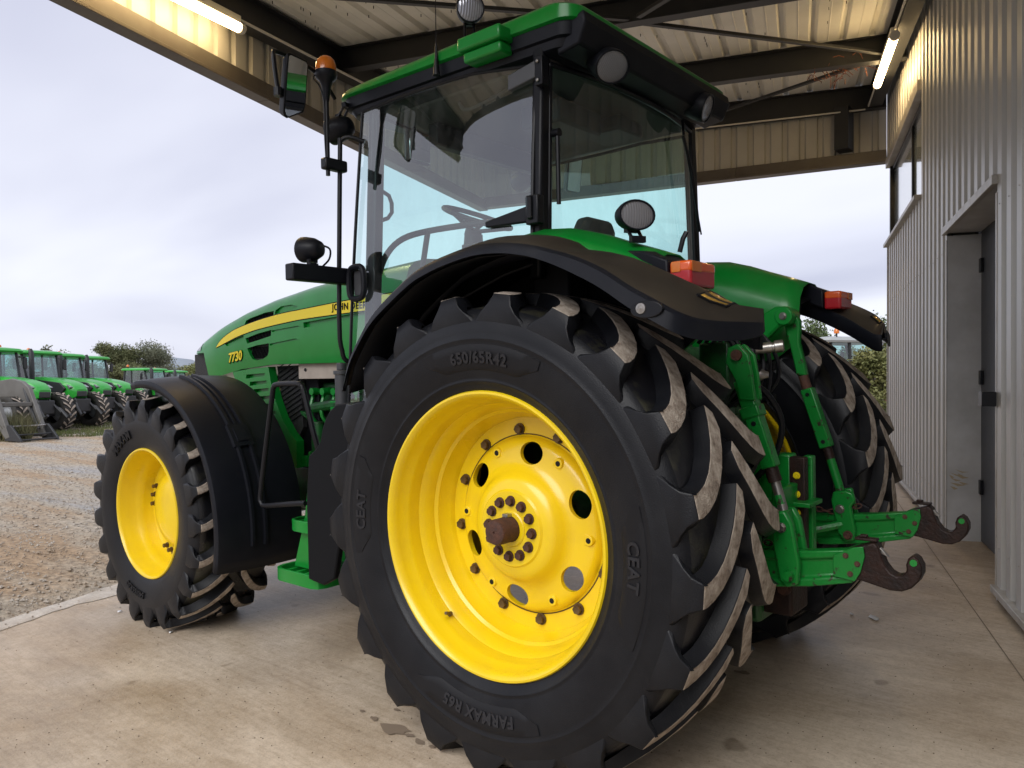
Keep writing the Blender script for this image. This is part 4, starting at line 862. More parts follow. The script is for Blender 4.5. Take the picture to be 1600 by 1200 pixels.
# door handle loop and hinges
rr0 = []
for k in range(25):
    t = 6.28319 * k / 24; cx, sx = math.cos(t), math.sin(t); rr0.append((1.140 + .060 * (abs(cx) ** .6) * (1 if cx > 0 else -1), .868, 2.022 + .083 * (abs(sx) ** .6) * (1 if sx > 0 else -1)))
m = MB(); m.tube(rr0, .0155, 8); m.box((1.12, .835, 1.96), (1.18, .85, 2.085), 1); m.build('door_handle', [M['plastic'], M['grey_plastic']], door)
m = MB(); m.loft([[(.285, .83, 2.195), (.285, .83, 2.222), (.285, .805, 2.222), (.285, .805, 2.195)], [(.07, .800, 2.195), (.07, .800, 2.265), (.07, .775, 2.265), (.07, .775, 2.195)]]); m.build('door_hinge', M['plastic'], door, .006)
m = MB(); m.box((.0, .765, 2.18), (.068, .812, 2.305)); m.cyl((.04, .815, 2.20), (.04, .815, 2.30), .014, 10); m.build('door_hinge', M['frame'], door, .006)
m = MB(); m.loft([[(.185, .773, 2.79), (.185, .771, 2.86), (.185, .745, 2.86), (.185, .745, 2.79)], [(.045, .755, 2.82), (.045, .753, 2.895), (.045, .72, 2.895), (.045, .72, 2.82)]]); m.build('door_hinge', M['grey_plastic'], door, .005)
m = MB(); m.box((.0, .715, 2.78), (.042, .762, 2.905)); m.cyl((.022, .763, 2.80), (.022, .772, 2.80), .009, 6, mi=1); m.cyl((.022, .763, 2.88), (.022, .772, 2.88), .009, 6, mi=1); m.build('door_hinge', [M['frame'], M['steel']], door, .004)
# rear window and windscreen
def end_glass(x, bow, z0, z1, name, mt, yb=.765, yt=.745):
    rows = []
    for i in range(15):
        u = i / 14; y = lerp(1, -1, u); rows.append([(x + bow * (1 - y * y) + (.0 if name == 'rear_window' else -.09 * t), y * lerp(yb, yt, t), lerp(z0, z1, t)) for t in (0, .25, .5, .75, 1)])
    g = MB().grid(rows).build(name, mt, tr, sharp=80); m = MB(); m.tube([r[0] for r in rows], .011, 8); m.tube([r[-1] for r in rows], .013, 8); m.tube(rows[0], .012, 8); m.tube(rows[-1], .012, 8); m.build('window_seal', cabm, g); return g
rwn = end_glass(.028, -.075, 1.98, 2.895, 'rear_window', M['glass'], .705, .668)
wsn = end_glass(1.20, .10, 1.55, 2.91, 'windscreen', M['glass'])
m = MB(); m.tube([(-.008, .67, 2.58), (-.008, .67, 2.28)], .010, 8); m.cyl((-.02, .67, 2.59), (.02, .67, 2.59), .018, 12); m.build('gas_strut', cabm, rwn)
m = MB(); m.tube([(-.05, -.42, 2.89), (-.07, -.40, 2.76), (-.075, -.46, 2.63)], .008, 6); m.tube([(-.078, -.37, 2.79), (-.075, -.48, 2.61), (-.05, -.60, 2.31)], .009, 6); m.tube([(-.078, -.37, 2.81), (-.068, -.59, 2.29)], .005, 6); tag(m.build('wiper', M['frame'], rwn), kind='stuff')
# cab floor, console and seat
RAIL = [(1.12, .76, 1.90), (1.12, .734, 2.07), (1.12, .669, 2.193), (1.12, .557, 2.281), (1.12, .37, 2.345), (.79, .35, 2.343), (.60, .35, 2.333)]; IM = (.39, 2.69, .565, 2.86)
m = MB(); m.box((.0, -.66, 1.22), (1.18, .66, 1.32)); m.build('cab_floor', M['interior_dark'], tr, .01)
m = MB(); m.box((-.02, -.70, 1.3), (.42, .70, 1.70)); m.build('cab_rear_shelf', M['interior'], tr, .03)
seat = MB().box((.30, -.25, 1.72), (.80, .25, 1.84)).build('seat', M['seat'], tr, .05, seg=3)
q = MB(); q.loft([[(.36 - dz * .22 + dx, y * w, 1.73 + dz) for dx, y in ((-.06, -1), (.06, -1), (.06, 1), (-.06, 1))] for dz, w in ((0, .24), (.2, .26), (.42, .23), (.52, .17))]); q.build('backrest', M['seat'], seat, .05, seg=3)
q = MB(); q.loft([[(.25 + dx, y * w, 2.20 + dz) for dx, y in ((-.045, -1), (.045, -1), (.045, 1), (-.045, 1))] for dz, w in ((-.02, .14), (.08, .15), (.14, .11))]); q.build('headrest', M['seat'], seat, .03, seg=3)
q = MB(); q.box((.35, -.40, 1.92), (.88, -.28, 2.02)); q.box((.72, -.44, 2.0), (.92, -.28, 2.06)); q.build('armrest', M['interior_dark'], seat, .02)
q = MB(); q.box((.1, -.68, 1.6), (1.0, -.42, 1.95)); q.build('side_console', M['interior_dark'], tr, .03)
q = MB(); q.tube([(1.10, .03, 1.40), (1.10, .03, 1.95), (1.085, .03, 2.36)], [.10, .085, .055], 12); col = q.build('steering_column', M['interior_dark'], tr)
c = Vector((1.05, .03, 2.455)); ax = Vector((-.40, 0, .91)).normalized(); e1 = Vector((0, 1, 0)); e2 = ax.cross(e1); hub = c - ax * .085; q = MB()
q.tube([c + (e1 * math.cos(6.28319 * k / 32) + e2 * math.sin(6.28319 * k / 32)) * .205 for k in range(33)], .015, 8)
for k in range(4): q.tube([hub, c + (e1 * math.cos(1.5708 * k + .4) + e2 * math.sin(1.5708 * k + .4)) * .2], .0125, 6)
q.cyl(hub - ax * .03, hub + ax * .02, .05, 14); q.cyl(hub + ax * .03, hub + ax * .05, .032, 12); tag(q.build('steering_wheel', M['interior_dark'], tr), kind='stuff')
q = MB(); q.box((.98, -.02, 2.20), (1.12, .10, 2.30)); q.box((.94, .02, 2.24), (.99, .14, 2.29)); q.box((1.0, -.12, 2.25), (1.1, -.03, 2.31)); tag(q.build('column_switches', M['interior_dark'], col, .008), kind='stuff')
q = MB(); q.tube([Vector(p) for p in RAIL], .017, 8, 4); q.build('dash_rail', M['interior_dark'], tr)
q = MB(); q.tube([Vector(RAIL[4]), Vector(RAIL[4]) + Vector((.05, 0, -.20)), Vector(RAIL[4]) + Vector((.10, 0, -.45))], .016, 8); q.build('rail_post', M['interior_dark'], tr)
q = MB(); q.tube([(.98, .30, 2.10), (.97, .30, 2.17)], .008, 6); q.lathe([(0, .001), (.005, .018), (.03, .024), (.05, .018), (.055, .001)], (.97, .30, 2.165), (0, 0, 1), 14); tag(q.build('gear_lever', M['interior_dark'], tr), kind='stuff')
q = MB(); q.tube([(1.15, .69, 2.53), (1.15, .625, 2.507), (1.15, .607, 2.47), (1.15, .607, 2.42), (1.15, .636, 2.385), (1.15, .70, 2.36)], .011, 8); q.build('pillar_handle', M['interior_dark'], tr)
q = MB(); q.box((1.06, IM[0], IM[1]), (1.09, IM[2], IM[3])); im = q.build('interior_mirror', M['frame'], tr, .02); q = MB(); q.box((1.053, IM[0] + .012, IM[1] + .012), (1.0595, IM[2] - .012, IM[3] - .012)); q.build('mirror_face', M['mirror'], im, .003); q = MB(); q.tube([(1.08, (IM[0] + IM[2]) / 2, IM[3] - .02), (1.10, (IM[0] + IM[2]) / 2, 2.9)], .008, 6); q.build('mirror_stalk', M['frame'], im)
q = MB(); q.box((1.02, -.55, 1.32), (1.14, .55, 1.75)); q.build('dashboard', M['interior_dark'], tr, .04)
# roof: liner, black trim, green shell
q = MB(); q.box((.02, -.67, 2.905), (1.13, .67, 2.96)); q.build('roof_liner', M['liner'], tr, .02)
q = MB(); q.tube([(.30, .60, 2.88), (.55, .62, 2.83), (.62, .62, 2.88)], .012, 8, 4); q.build('grab_handle', M['interior_dark'], tr)
q = MB(); q.box((.16, .05, 2.74), (.40, .42, 2.86)); q.build('radio_box', M['interior_dark'], tr, .015); q = MB(); q.box((.12, -.30, 2.80), (.36, -.05, 2.88)); q.build('air_vent_box', M['interior_dark'], tr, .015)
q = MB(); q.box((.95, -.45, 2.78), (1.02, .45, 2.90)); q.build('sun_visor', M['interior_dark'], tr, .01)
def roof_outline(x0, x1, hw, r, n=7, crown=0.0):
    pts = []
    for cx, cy, a0 in ((x1 - r, hw - r, 0), (x0 + r, hw - r, 90), (x0 + r, -hw + r, 180), (x1 - r, -hw + r, 270)):
        for k in range(n + 1):
            a = R(a0 + 90 * k / n); pts.append((cx + r * math.cos(a), cy + r * math.sin(a)))
    return pts
def roof_ring(x0, x1, hw, r, zf, tp=0.0): return [(x, y * (1 - tp * max(0, 1.33 - x) / 1.48), zf(x, y)) for x, y in roof_outline(x0, x1, hw, r)]
RT = [(-.25, 3.070), (-.15, 3.096), (0, 3.116), (.2, 3.128), (.47, 3.135), (.66, 3.133), (.97, 3.106), (1.2, 3.066), (1.36, 3.036)]
def rzf(d): return lambda x, y: interp(RT, x) + d
def rzb(d): return lambda x, y: interp([(-.22, 3.026), (0, 3.030), (.4, 3.044), (1.0, 3.034), (1.36, 3.010)], x) + d
TP = .065
q = MB(); q.loft([roof_ring(-.155, 1.345, .800, .08, rzb(0), TP), roof_ring(-.167, 1.357, .811, .09, rzb(.006), TP), roof_ring(-.165, 1.355, .809, .09, rzf(-.012), TP), roof_ring(-.155, 1.345, .799, .10, rzf(-.002), TP), roof_ring(-.13, 1.31, .766, .13, rzf(.010), TP), roof_ring(.0, 1.16, .65, .18, rzf(.032), TP), roof_ring(.15, .95, .42, .2, rzf(.050), TP)])
roof = q.build('cab_roof', M['green'], tr, sharp=45)
q = MB(); q.loft([roof_ring(-.147, 1.335, .793, .08, rzb(-.0008), TP), roof_ring(-.14, 1.328, .788, .08, rzb(-.055), TP), roof_ring(-.125, 1.315, .772, .08, rzb(-.062), TP), roof_ring(-.11, 1.29, .766, .08, rzb(-.095), TP), roof_ring(-.02, 1.18, .74, .08, rzb(-.112), TP)]); trim = q.build('roof_trim', M['plastic'], roof, sharp=30)
q = MB(); q.loft([[(x, y, z) for x, y, z in ((-.184, .715 * s, 3.058), (-.194, .715 * s, 3.010), (-.155, .705 * s, 2.925), (-.04, .705 * s, 2.905), (-.04, .715 * s, 3.0))] for s in (1, .5, 0, -.5, -1)]); q.build('rear_visor', M['plastic'], roof, .01)
q = MB(); q.box((.165, .745, 3.003), (.420, .845, 3.064)); q.box((.180, .735, 2.955), (.403, .822, 3.0025)); q.build('roof_bracket', M['green'], roof, .010)
lamp((-.175, .480, 2.885), (-.84, .22, -.58), .195, .150, .14, stem=(-.15, .475, 3.005)); lamp((-.185, -.44, 2.925), (-.92, -.22, -.42), .185, .150, .16, stem=(-.15, -.44, 3.01))
lamp((.43, .735, 3.245), (-.72, .62, -.10), .135, .135, .09, stem=(.43, .745, 3.085)); lamp((.43, -.735, 3.245), (-.72, -.62, -.10), .135, .135, .09, stem=(.43, -.745, 3.085))
lamp((1.40, .80, 2.862), (.93, .30, -.15), .145, .145, .13, stem=(1.28, .79, 2.975), lens=True); lamp((1.40, -.80, 2.862), (.93, -.30, -.15), .145, .145, .13, stem=(1.28, -.79, 2.975))
m = MB(); m.cyl((.600, .795, 2.96), (.600, .795, 3.035), .018, 12, .010); m.cyl((.600, .795, 3.035), (.599, .795, 3.11), .008, 10, .005); m.cyl((.599, .795, 3.11), (.593, .795, 3.62), .0022, 6); m.build('antenna', M['frame'], tr)
# mirrors, beacon, grab rail, lamp bar
def mirror(sg):
    q = MB(); q.tube([(1.34, sg * .82, 3.02), (1.30, sg * .93, 3.085), (1.27, sg * 1.06, 3.115), (1.26, sg * 1.225, 3.125), (1.255, sg * 1.245, 3.09), (1.255, sg * 1.225, 2.93)], .0105, 8, 3); arm = q.build('mirror_arm', M['frame'], tr)
    c = Vector((1.24 if sg > 0 else 1.16, sg * 1.135, 2.965)); nrm = Vector((-.97, -sg * .18, -.13)).normalized(); sd = Vector((0, 0, 1)).cross(nrm).normalized(); u = nrm.cross(sd)
    out = [(-.070, .145), (-.058, .155), (.058, .155), (.070, .145), (.072, -.06), (.060, -.10), (-.045, -.155), (-.062, -.15), (-.072, -.13)] if sg > 0 else [(-.070, .145), (-.058, .155), (.058, .155), (.070, .145), (.070, -.145), (.058, -.155), (-.058, -.155), (-.07, -.145)]
    q = MB(); q.loft([[c + sd * a * k + u * b * k + nrm * d for a, b in out] for d, k in ((-.045, .72), (-.035, .9), (0.0, 1.0), (.004, .985))]); hs = q.build('mirror_housing', M['frame'], arm, .004)
    q = MB(); q.loft([[c + sd * a * .88 + u * b * .93 + nrm * d for a, b in out] for d in (.0042, .0055)]); q.build('mirror_glass', M['mirror'], hs)
    m2 = MB(); m2.cyl(c + u * .10 - nrm * .02, Vector((1.258, sg * 1.06, 3.11)), .012, 8); m2.build('mirror_bracket', M['frame'], arm); m2 = MB(); m2.cyl((1.255, sg * 1.225, 2.91), (1.255, sg * 1.225, 2.95), .022, 10); m2.build('mirror_knob', M['frame'], arm); return arm
mirror(1); mirror(-1)
rail_pts = [(1.16, .775, 2.765), (1.215, .83, 2.79), (1.25, .857, 2.77), (1.25, .866, 2.70), (1.25, .898, 1.85), (1.25, .885, 1.68), (1.25, .865, 1.63), (1.235, .83, 1.615), (1.19, .79, 1.61)]
m = MB(); m.tube(rail_pts, .0125, 10, 3); m.build('grab_rail', M['frame'], tr)
bp0 = MB().tube([(1.25, .945, 2.575), (1.25, .942, 2.97)], .0115, 10).build('beacon_pole', M['frame'], tr)
q = MB(); q.box((1.225, .835, 2.605), (1.275, .975, 2.665)); q.build('clamp', M['frame'], bp0, .01)
q = MB(); q.lathe([(0, .013), (.05, .020), (.075, .024), (.10, .034), (.115, .052), (.135, .058), (.15, .057), (.151, .0)], (1.25, .942, 2.955), (0, 0, 1), 24); q.build('beacon_base', M['plastic'], bp0)
q = MB(); q.lathe([(0, .053), (.03, .052), (.055, .044), (.072, .028), (.078, .001)], (1.25, .942, 3.107), (0, 0, 1), 24); q.build('amber_dome', M['amber'], bp0)
q = MB(); q.tube([(1.26, .96, 3.10), (1.28, 1.0, 3.07), (1.27, .97, 3.03), (1.255, .955, 2.95), (1.25, .96, 2.8), (1.25, .955, 2.65)], .004, 6, 4); q.build('beacon_cable', M['frame'], bp0)
m = MB(); m.box((1.215, .74, 2.022), (1.285, 1.195, 2.105)); lb = m.build('lamp_bar', M['plastic'], tr, .008)
lamp((1.315, 1.06, 2.19), (.96, .22, .05), .13, .13, .115, parent=tr, stem=(1.25, 1.055, 2.105))
q = MB(); q.tube([(1.23, 1.02, 2.21), (1.20, .985, 2.19), (1.205, .985, 2.14), (1.24, 1.0, 2.105)], .005, 6, 4); q.build('lamp_cable', M['frame'], lb)
# ---------------------------------------------------------------- steps, flap, handrail
FP = [(0.877, 1.426), (1.056, 1.409), (1.107, 1.378), (1.146, 1.334), (1.174, 1.282), (1.193, 1.221), (1.232, 1.181), (1.292, 1.145), (1.32, 0.927), (1.32, 0.51), (1.197, 0.498), (1.107, 0.545), (1.059, 0.725), (0.991, 1.023), (0.935, 1.311)]
q = MB(); q.prism(FP, lambda u, v, t: (u, t, v), 1.045, 1.08); q.build('mud_flap', M['matte_black'], tr, .008)
q = MB(); q.box((.62, .36, .62), (1.30, .62, 1.18)); q.build('fuel_tank', M['matte_black'], tr, .06, seg=3)
lad = empty('step_ladder', tr)
q = MB(); q.prism([(1.44, 1.16), (1.50, 1.16), (1.54, .80), (1.62, .44), (1.30, .43), (1.34, .56), (1.44, .80)], lambda u, v, t: (u, t, v), .66, .685); q.build('ladder_side', M['green'], lad, .004)
def step(x0, x1, y0, y1, z, h):
    o = MB(); r = .06; pts = [(x0, y0), (x1, y0), (x1, y1 - r), (x1 - .018, y1 - .018), (x1 - r, y1), (x0 + r, y1), (x0 + .018, y1 - .018), (x0, y1 - r)]
    inn = [(lerp(a, (x0 + x1) / 2, .10), lerp(b, (y0 + y1) / 2, .10)) for a, b in pts]
    n = len(pts); o.loft([[(a, b, z) for a, b in pts], [(a, b, z + h) for a, b in pts], [(a, b, z + h) for a, b in inn], [(a, b, z) for a, b in inn], [(a, b, z) for a, b in pts]], caps=False)
    st = o.build('step', M['green'], lad, .003)
    k = 5
    for i in range(1, k): o = MB(); xx = lerp(x0, x1, i / k); o.box((xx - .012, y0 + .01, z + .012), (xx + .012, y1 - .02, z + h - .012)); o.build('tread_slat', M['green'], st, .003)
    o = MB(); o.box((x0 + .02, (y0 + y1) / 2 - .01, z + .010), (x1 - .02, (y0 + y1) / 2 + .01, z + h - .014)); o.build('tread_slat', M['green'], st, .003)
step(1.28, 1.680, .76, 1.055, .450, .068); step(1.36, 1.585, .74, 1.02, .722, .060); step(1.36, 1.54, .72, .93, 1.05, .05)
q = MB(); q.prism([(1.36, 1.06), (1.44, 1.06), (1.495, .79), (1.60, .515), (1.36, .515)], lambda u, v, t: (u, t, v), .955, .972); q.build('ladder_side', M['green'], lad, .004)
m = MB(); m.tube([(1.40, 1.03, .885), (1.55, 1.05, .868), (1.74, 1.05, .842), (1.775, 1.05, .855), (1.785, 1.05, .90), (1.72, 1.05, 1.16), (1.645, 1.05, 1.45), (1.63, 1.05, 1.49), (1.595, 1.05, 1.507), (1.42, 1.05, 1.51), (1.385, 1.05, 1.50), (1.365, 1.045, 1.465), (1.295, 1.02, 1.18), (1.29, .97, 1.15)], .0145, 10, 3); m.build('handrail', M['frame'], tr)
# ---------------------------------------------------------------- front fenders
def front_fender(sg):
    cx, cz = 2.8655, .7025; rows = []; nn = 26
    def rr(y):
        t = (y - .64) / (1.195 - .64); return .868 - .012 * (2 * t - 1) ** 2 - .018 * t
    for i in range(nn + 1):
        a = R(lerp(80, 197, i / nn)); row = []
        bulge = .045 * (i / nn) ** 2
        for y, dr in ((1.190, -.05), (1.196, -.022), (1.188, -.004), (1.165, 0), (1.08, 0), (1.0, 0), (.9, 0), (.8, 0), (.68, 0), (.65, -.006), (.64, -.03)):
            r = rr(y) + dr + bulge; row.append((cx + r * math.cos(a), sg * y, cz + r * math.sin(a)))
        rows.append(row)
    f = MB().grid(rows).build('front_fender', M['plastic'], tr, 0, sharp=50, thick=.010, off=-1)
    def rib(y0, y1, a0, a1, h, name, mt=None):
        rows = []
        for i in range(25):
            a = R(lerp(a0, a1, i / 24)); t = (lerp(a0, a1, i / 24) - 80) / 117; b = .045 * t * t
            rows.append([(cx + (rr(y) + b + d) * math.cos(a), sg * y, cz + (rr(y) + b + d) * math.sin(a)) for y, d in ((y0, -.002), (y0 + .004, h), (y1 - .004, h), (y1, -.002))])
        return MB().grid(rows).build(name, mt or M['plastic'], f, sharp=40)
    rib(.978, 1.002, 97, 188, .017, 'fender_rib'); rib(.898, .922, 97, 188, .017, 'fender_rib'); rib(.940, .960, 103, 140, .012, 'fender_rib')
    rib(.924, .976, 94, 103, .003, 'fender_slot', M['matte_black']); rib(.885, 1.015, 140, 150, .018, 'fender_pad'); rib(.910, .99, 142, 148, .024, 'fender_pad')
    q = MB(); q.tube([(cx + .1, sg * .60, .75), (cx - .2, sg * .60, 1.35), (cx - .5, sg * .7, 1.38)], .03, 8); q.build('fender_bracket', M['matte_black'], f)
    return f
front_fender(1); front_fender(-1)
# ---------------------------------------------------------------- rear hitch
WG = M['worn_green']
def plate(poly, y0, y1, name, mt, parent=tr, bevel=.005):
    q = MB(); q.prism(poly, lambda u, v, t: (u, t, v), y0, y1); return q.build(name, mt, parent, bevel)
HK = [(-1.135, .875), (-1.165, .888), (-1.228, .912), (-1.242, .898), (-1.250, .872), (-1.262, .838), (-1.282, .812), (-1.303, .802), (-1.322, .808), (-1.335, .826), (-1.333, .848), (-1.340, .870), (-1.355, .883), (-1.372, .872), (-1.384, .848), (-1.384, .82), (-1.372, .792), (-1.350, .766), (-1.318, .750), (-1.28, .748), (-1.235, .757), (-1.185, .767), (-1.13, .772)]
def lower_link(sg, dz):
    y = sg * .44; 
    q = MB(); secs = []
    for x, zc, h, w in ((-.36, .70, .135, .055), (-.60, .738, .146, .055), (-.80, .754, .146, .056), (-1.0, .783, .136, .056), (-1.155, .815, .122, .056)):
        z = zc + dz; t = w / 2; s_ = t * .45
        secs.append([(x, y + a, z + b) for a, b in ((-t, -h / 2), (t, -h / 2), (t, -h * .30), (s_, -h * .22), (s_, h * .22), (t, h * .30), (t, h / 2), (-t, h / 2), (-t, h * .30), (-s_, h * .22), (-s_, -h * .22), (-t, -h * .30))])
    q.loft(secs); lk_ = q.build('lower_link', WG, tr, .005)
    hk = plate([(a, b + dz) for a, b in HK], y - .032, y + .032, 'hook_claw', M['darkrust'], lk_, .006)
    for s2 in (-1, 1):
        yy = y + s2 * .038; plate([(-1.09, .850 + dz), (-1.16, .888 + dz), (-1.195, .895 + dz), (-1.20, .86 + dz), (-1.185, .80 + dz), (-1.165, .765 + dz), (-1.09, .772 + dz)], yy - .004, yy + .004, 'hook_cheek', WG, lk_, .002)
    plate([(-1.225, .905 + dz), (-1.235, .875 + dz), (-1.272, .862 + dz), (-1.25, .888 + dz)], y - .010, y + .010, 'hook_latch', M['steel'], lk_, .002)
    q = MB(); q.box((-1.235, y - .02, .912 + dz), (-1.16, y + .02, .922 + dz)); q.box((-1.20, y - .012, .922 + dz), (-1.175, y + .012, .932 + dz)); q.build('latch_cap', M['darkrust'], lk_, .003)
    q = MB(); q.lathe([(-.0345, .001), (-.0345, .012), (.0345, .012), (.0345, .001)], (-1.358, y, .858 + dz), (0, 1, 0), 14); q.build('hook_eye', M['green'], hk)
    for xx, zz in ((-1.135, .865), (-1.15, .80), (-1.175, .84)): hexbolt((xx, y + .043 , zz + dz - .01), 1, .008, .006, 'rivet', M['rust'], lk_)
    return lk_
LL = lower_link(1, 0.0); LR = lower_link(-1, .0)
def box_between(a, b, w, d, name, mt, parent=tr, bevel=.006, side=Vector((0, 1, 0)), taper=1.0):
    a, b = Vector(a), Vector(b); t = (b - a).normalized(); n = t.cross(side).normalized(); q = MB()
    q.loft([[p + side * x * d / 2 * k + n * y * w / 2 * k for x, y in ((-1, -1), (1, -1), (1, 1), (-1, 1))] for p, k in ((a, 1), (b, taper))]); return q.build(name, mt, parent, bevel)
def cyl(a, b, r, name, mt, parent=tr, n=16, r2=None, bevel=.0): q = MB(); q.cyl(a, b, r, n, r2); return q.build(name, mt, parent, bevel)
# left lift rod
y = .44
lr = box_between((-.735, y, 1.50), (-.845, y, 1.155), .062, .062, 'lift_rod', WG)
plate([(-.69, 1.63), (-.735, 1.645), (-.775, 1.60), (-.79, 1.52), (-.80, 1.42), (-.735, 1.42), (-.72, 1.50), (-.68, 1.57)], y + .022, y + .040, 'rod_fork', WG, lr); plate([(-.69, 1.63), (-.735, 1.645), (-.775, 1.60), (-.79, 1.52), (-.80, 1.42), (-.735, 1.42), (-.72, 1.50), (-.68, 1.57)], y - .040, y - .022, 'rod_fork', WG, lr)
cyl((-.73, y - .055, 1.60), (-.73, y + .055, 1.60), .022, 'rod_pin', M['rust'], lr); 
box_between((-.768, y, 1.395), (-.782, y, 1.35), .078, .078, 'rod_collar', WG, lr)
for t in (.2, .5, .8):
    p_ = Vector((-.735, y, 1.50)).lerp(Vector((-.845, y, 1.155)), t); cyl(p_ + Vector((0, .031, 0)), p_ + Vector((0, .034, 0)), .010, 'rod_hole', M['rubber'], lr, 10)
cyl((-.845, y, 1.155), (-.862, y, 1.10), .027, 'rod_neck', M['darkrust'], lr); cyl((-.862, y, 1.10), (-.905, y, .945), .019, 'rod_piston', M['steel'], lr); cyl((-.875, y, 1.05), (-.885, y, 1.015), .0195, 'rod_paint', WG, lr)
plate([(-.862, .985), (-.918, 1.0), (-.945, .955), (-.972, .80), (-.965, .725), (-.925, .705), (-.895, .73), (-.868, .88)], y + .030, y + .062, 'rod_clevis', WG, lr, .008); plate([(-.862, .985), (-.918, 1.0), (-.945, .955), (-.972, .80), (-.965, .725), (-.925, .705), (-.895, .73), (-.868, .88)], y - .062, y - .030, 'rod_clevis', WG, lr, .008)
box_between((-.885, y, .99), (-.905, y, .90), .06, .08, 'rod_socket', WG, lr)
cyl((-.935, y - .075, .755), (-.935, y + .085, .755), .019, 'clevis_pin', WG, lr); hexbolt((-.905, y + .062, .935), 1, .015, .016, 'clevis_bolt', M['steel'], lr)
# right lift rod
y = -.44
rr2 = box_between((-.692, y, 1.435), (-.782, y, 1.150), .058, .058, 'lift_rod', WG)
plate([(-.575, 1.815), (-.64, 1.815), (-.665, 1.77), (-.66, 1.66), (-.68, 1.58), (-.695, 1.50), (-.645, 1.50), (-.625, 1.60), (-.60, 1.70)], y - .02, y + .02, 'rod_fork', WG, rr2, .008)
cyl((-.672, y, 1.50), (-.692, y, 1.43), .024, 'rod_neck', M['rust'], rr2); cyl((-.782, y, 1.15), (-.798, y, 1.095), .022, 'rod_neck', M['darkrust'], rr2); cyl((-.798, y, 1.095), (-.842, y, .945), .0205, 'rod_piston', WG, rr2)
for t in (.1, .9):
    p_ = Vector((-.692, y, 1.435)).lerp(Vector((-.782, y, 1.15)), t); cyl(p_ + Vector((0, .029, 0)), p_ + Vector((0, .032, 0)), .010, 'rod_hole', M['rubber'], rr2, 10)
plate([(-.825, .945), (-.885, .955), (-.915, .945), (-.925, .91), (-.905, .88), (-.925, .77), (-.915, .72), (-.875, .71), (-.845, .75), (-.815, .90)], y + .030, y + .060, 'rod_clevis', WG, rr2, .008); plate([(-.825, .945), (-.885, .955), (-.895, .90), (-.925, .77), (-.915, .72), (-.875, .71), (-.845, .75), (-.815, .90)], y - .060, y - .030, 'rod_clevis', WG, rr2, .008)
hexbolt((-.857, y + .060, .865), 1, .016, .016, 'clevis_bolt', M['steel'], rr2); hexbolt((-.892, y + .060, .745), 1, .016, .02, 'clevis_bolt', M['rust'], rr2)
# lift arms and rockshaft
for sg in (1, -1):
    plate([(-.20, 1.52), (-.28, 1.70), (-.56, 1.845), (-.62, 1.845), (-.655, 1.80), (-.64, 1.755), (-.58, 1.745), (-.42, 1.60), (-.34, 1.46)], sg * .395 - .03, sg * .395 + .025, 'lift_arm', M['green'], tr, .012)
    q = MB(); q.lathe([(-.06, .001), (-.06, .045), (.06, .045), (.06, .001)], (-.605, sg * .42, 1.795), (0, 1, 0), 22); b = q.build('arm_boss', M['green'], tr, .006); hexbolt((-.605, sg * .42 + .062, 1.795), 1, .014, .012, 'arm_bolt', M['steel'], b)
cyl((-.24, -.44, 1.58), (-.24, .44, 1.58), .075, 'rockshaft', M['dirty_green'])
q = MB(); q.box((-.50, -.27, .60), (-.40, .27, 1.55)); q.box((-.42, -.24, 1.28), (.0, .24, 1.52)); q.build('rear_housing', M['dirty_green'], tr, .03)
rnd = random.Random(9)
for i in range(4):      # stacked remote valves
    yv = -.02 + i * .085; q = MB(); q.box((-.60, yv - .036, 1.34), (-.46, yv + .036, 1.66)); v = q.build('hydraulic_valve', M['dirty_green'], tr, .01)
    for zz in (1.42, 1.56): q = MB(); q.cyl((-.60, yv, zz), (-.665, yv, zz - .01), .026, 14); q.cyl((-.665, yv, zz - .01), (-.69, yv, zz - .012), .019, 12); q.build('coupler_socket', M['matte_black'], v)
for i in range(9):
    q = MB(); yv = rnd.uniform(.08, .34); z0 = rnd.uniform(1.0, 1.5); q.tube([(-.5, yv, z0), (-.58 - rnd.random() * .06, yv + rnd.uniform(-.05, .05), z0 - .1), (-.50, yv + rnd.uniform(-.1, .1), z0 - rnd.uniform(.2, .4))], rnd.uniform(.008, .016), 8, 5); q.build('hydraulic_pipe', [M['dirty_green'], M['matte_black'], M['dirty_green']][i % 3], tr)
for i in range(8):
    yv = rnd.uniform(.12, .32); z0 = rnd.uniform(.85, 1.5); q = MB(); s_ = rnd.uniform(.025, .05); q.box((-.56 - rnd.random() * .05, yv - s_, z0 - s_), (-.48, yv + s_, z0 + s_)); q.build('housing_cover', M['dirty_green'], tr, .008)
for i in range(7):
    yv = .36 - i * .07; q = MB(); q.tube([(-.47, yv, 1.66), (-.57, yv + .01, 1.72 + .02 * (i % 3)), (-.66, yv + rnd.uniform(-.03, .03), 1.64), (-.68, yv + rnd.uniform(-.05, .05), 1.50 - .05 * (i % 2)), (-.60, yv, 1.38)], .0105, 8, 5); q.build('hydraulic_hose', M['rubber'], tr)
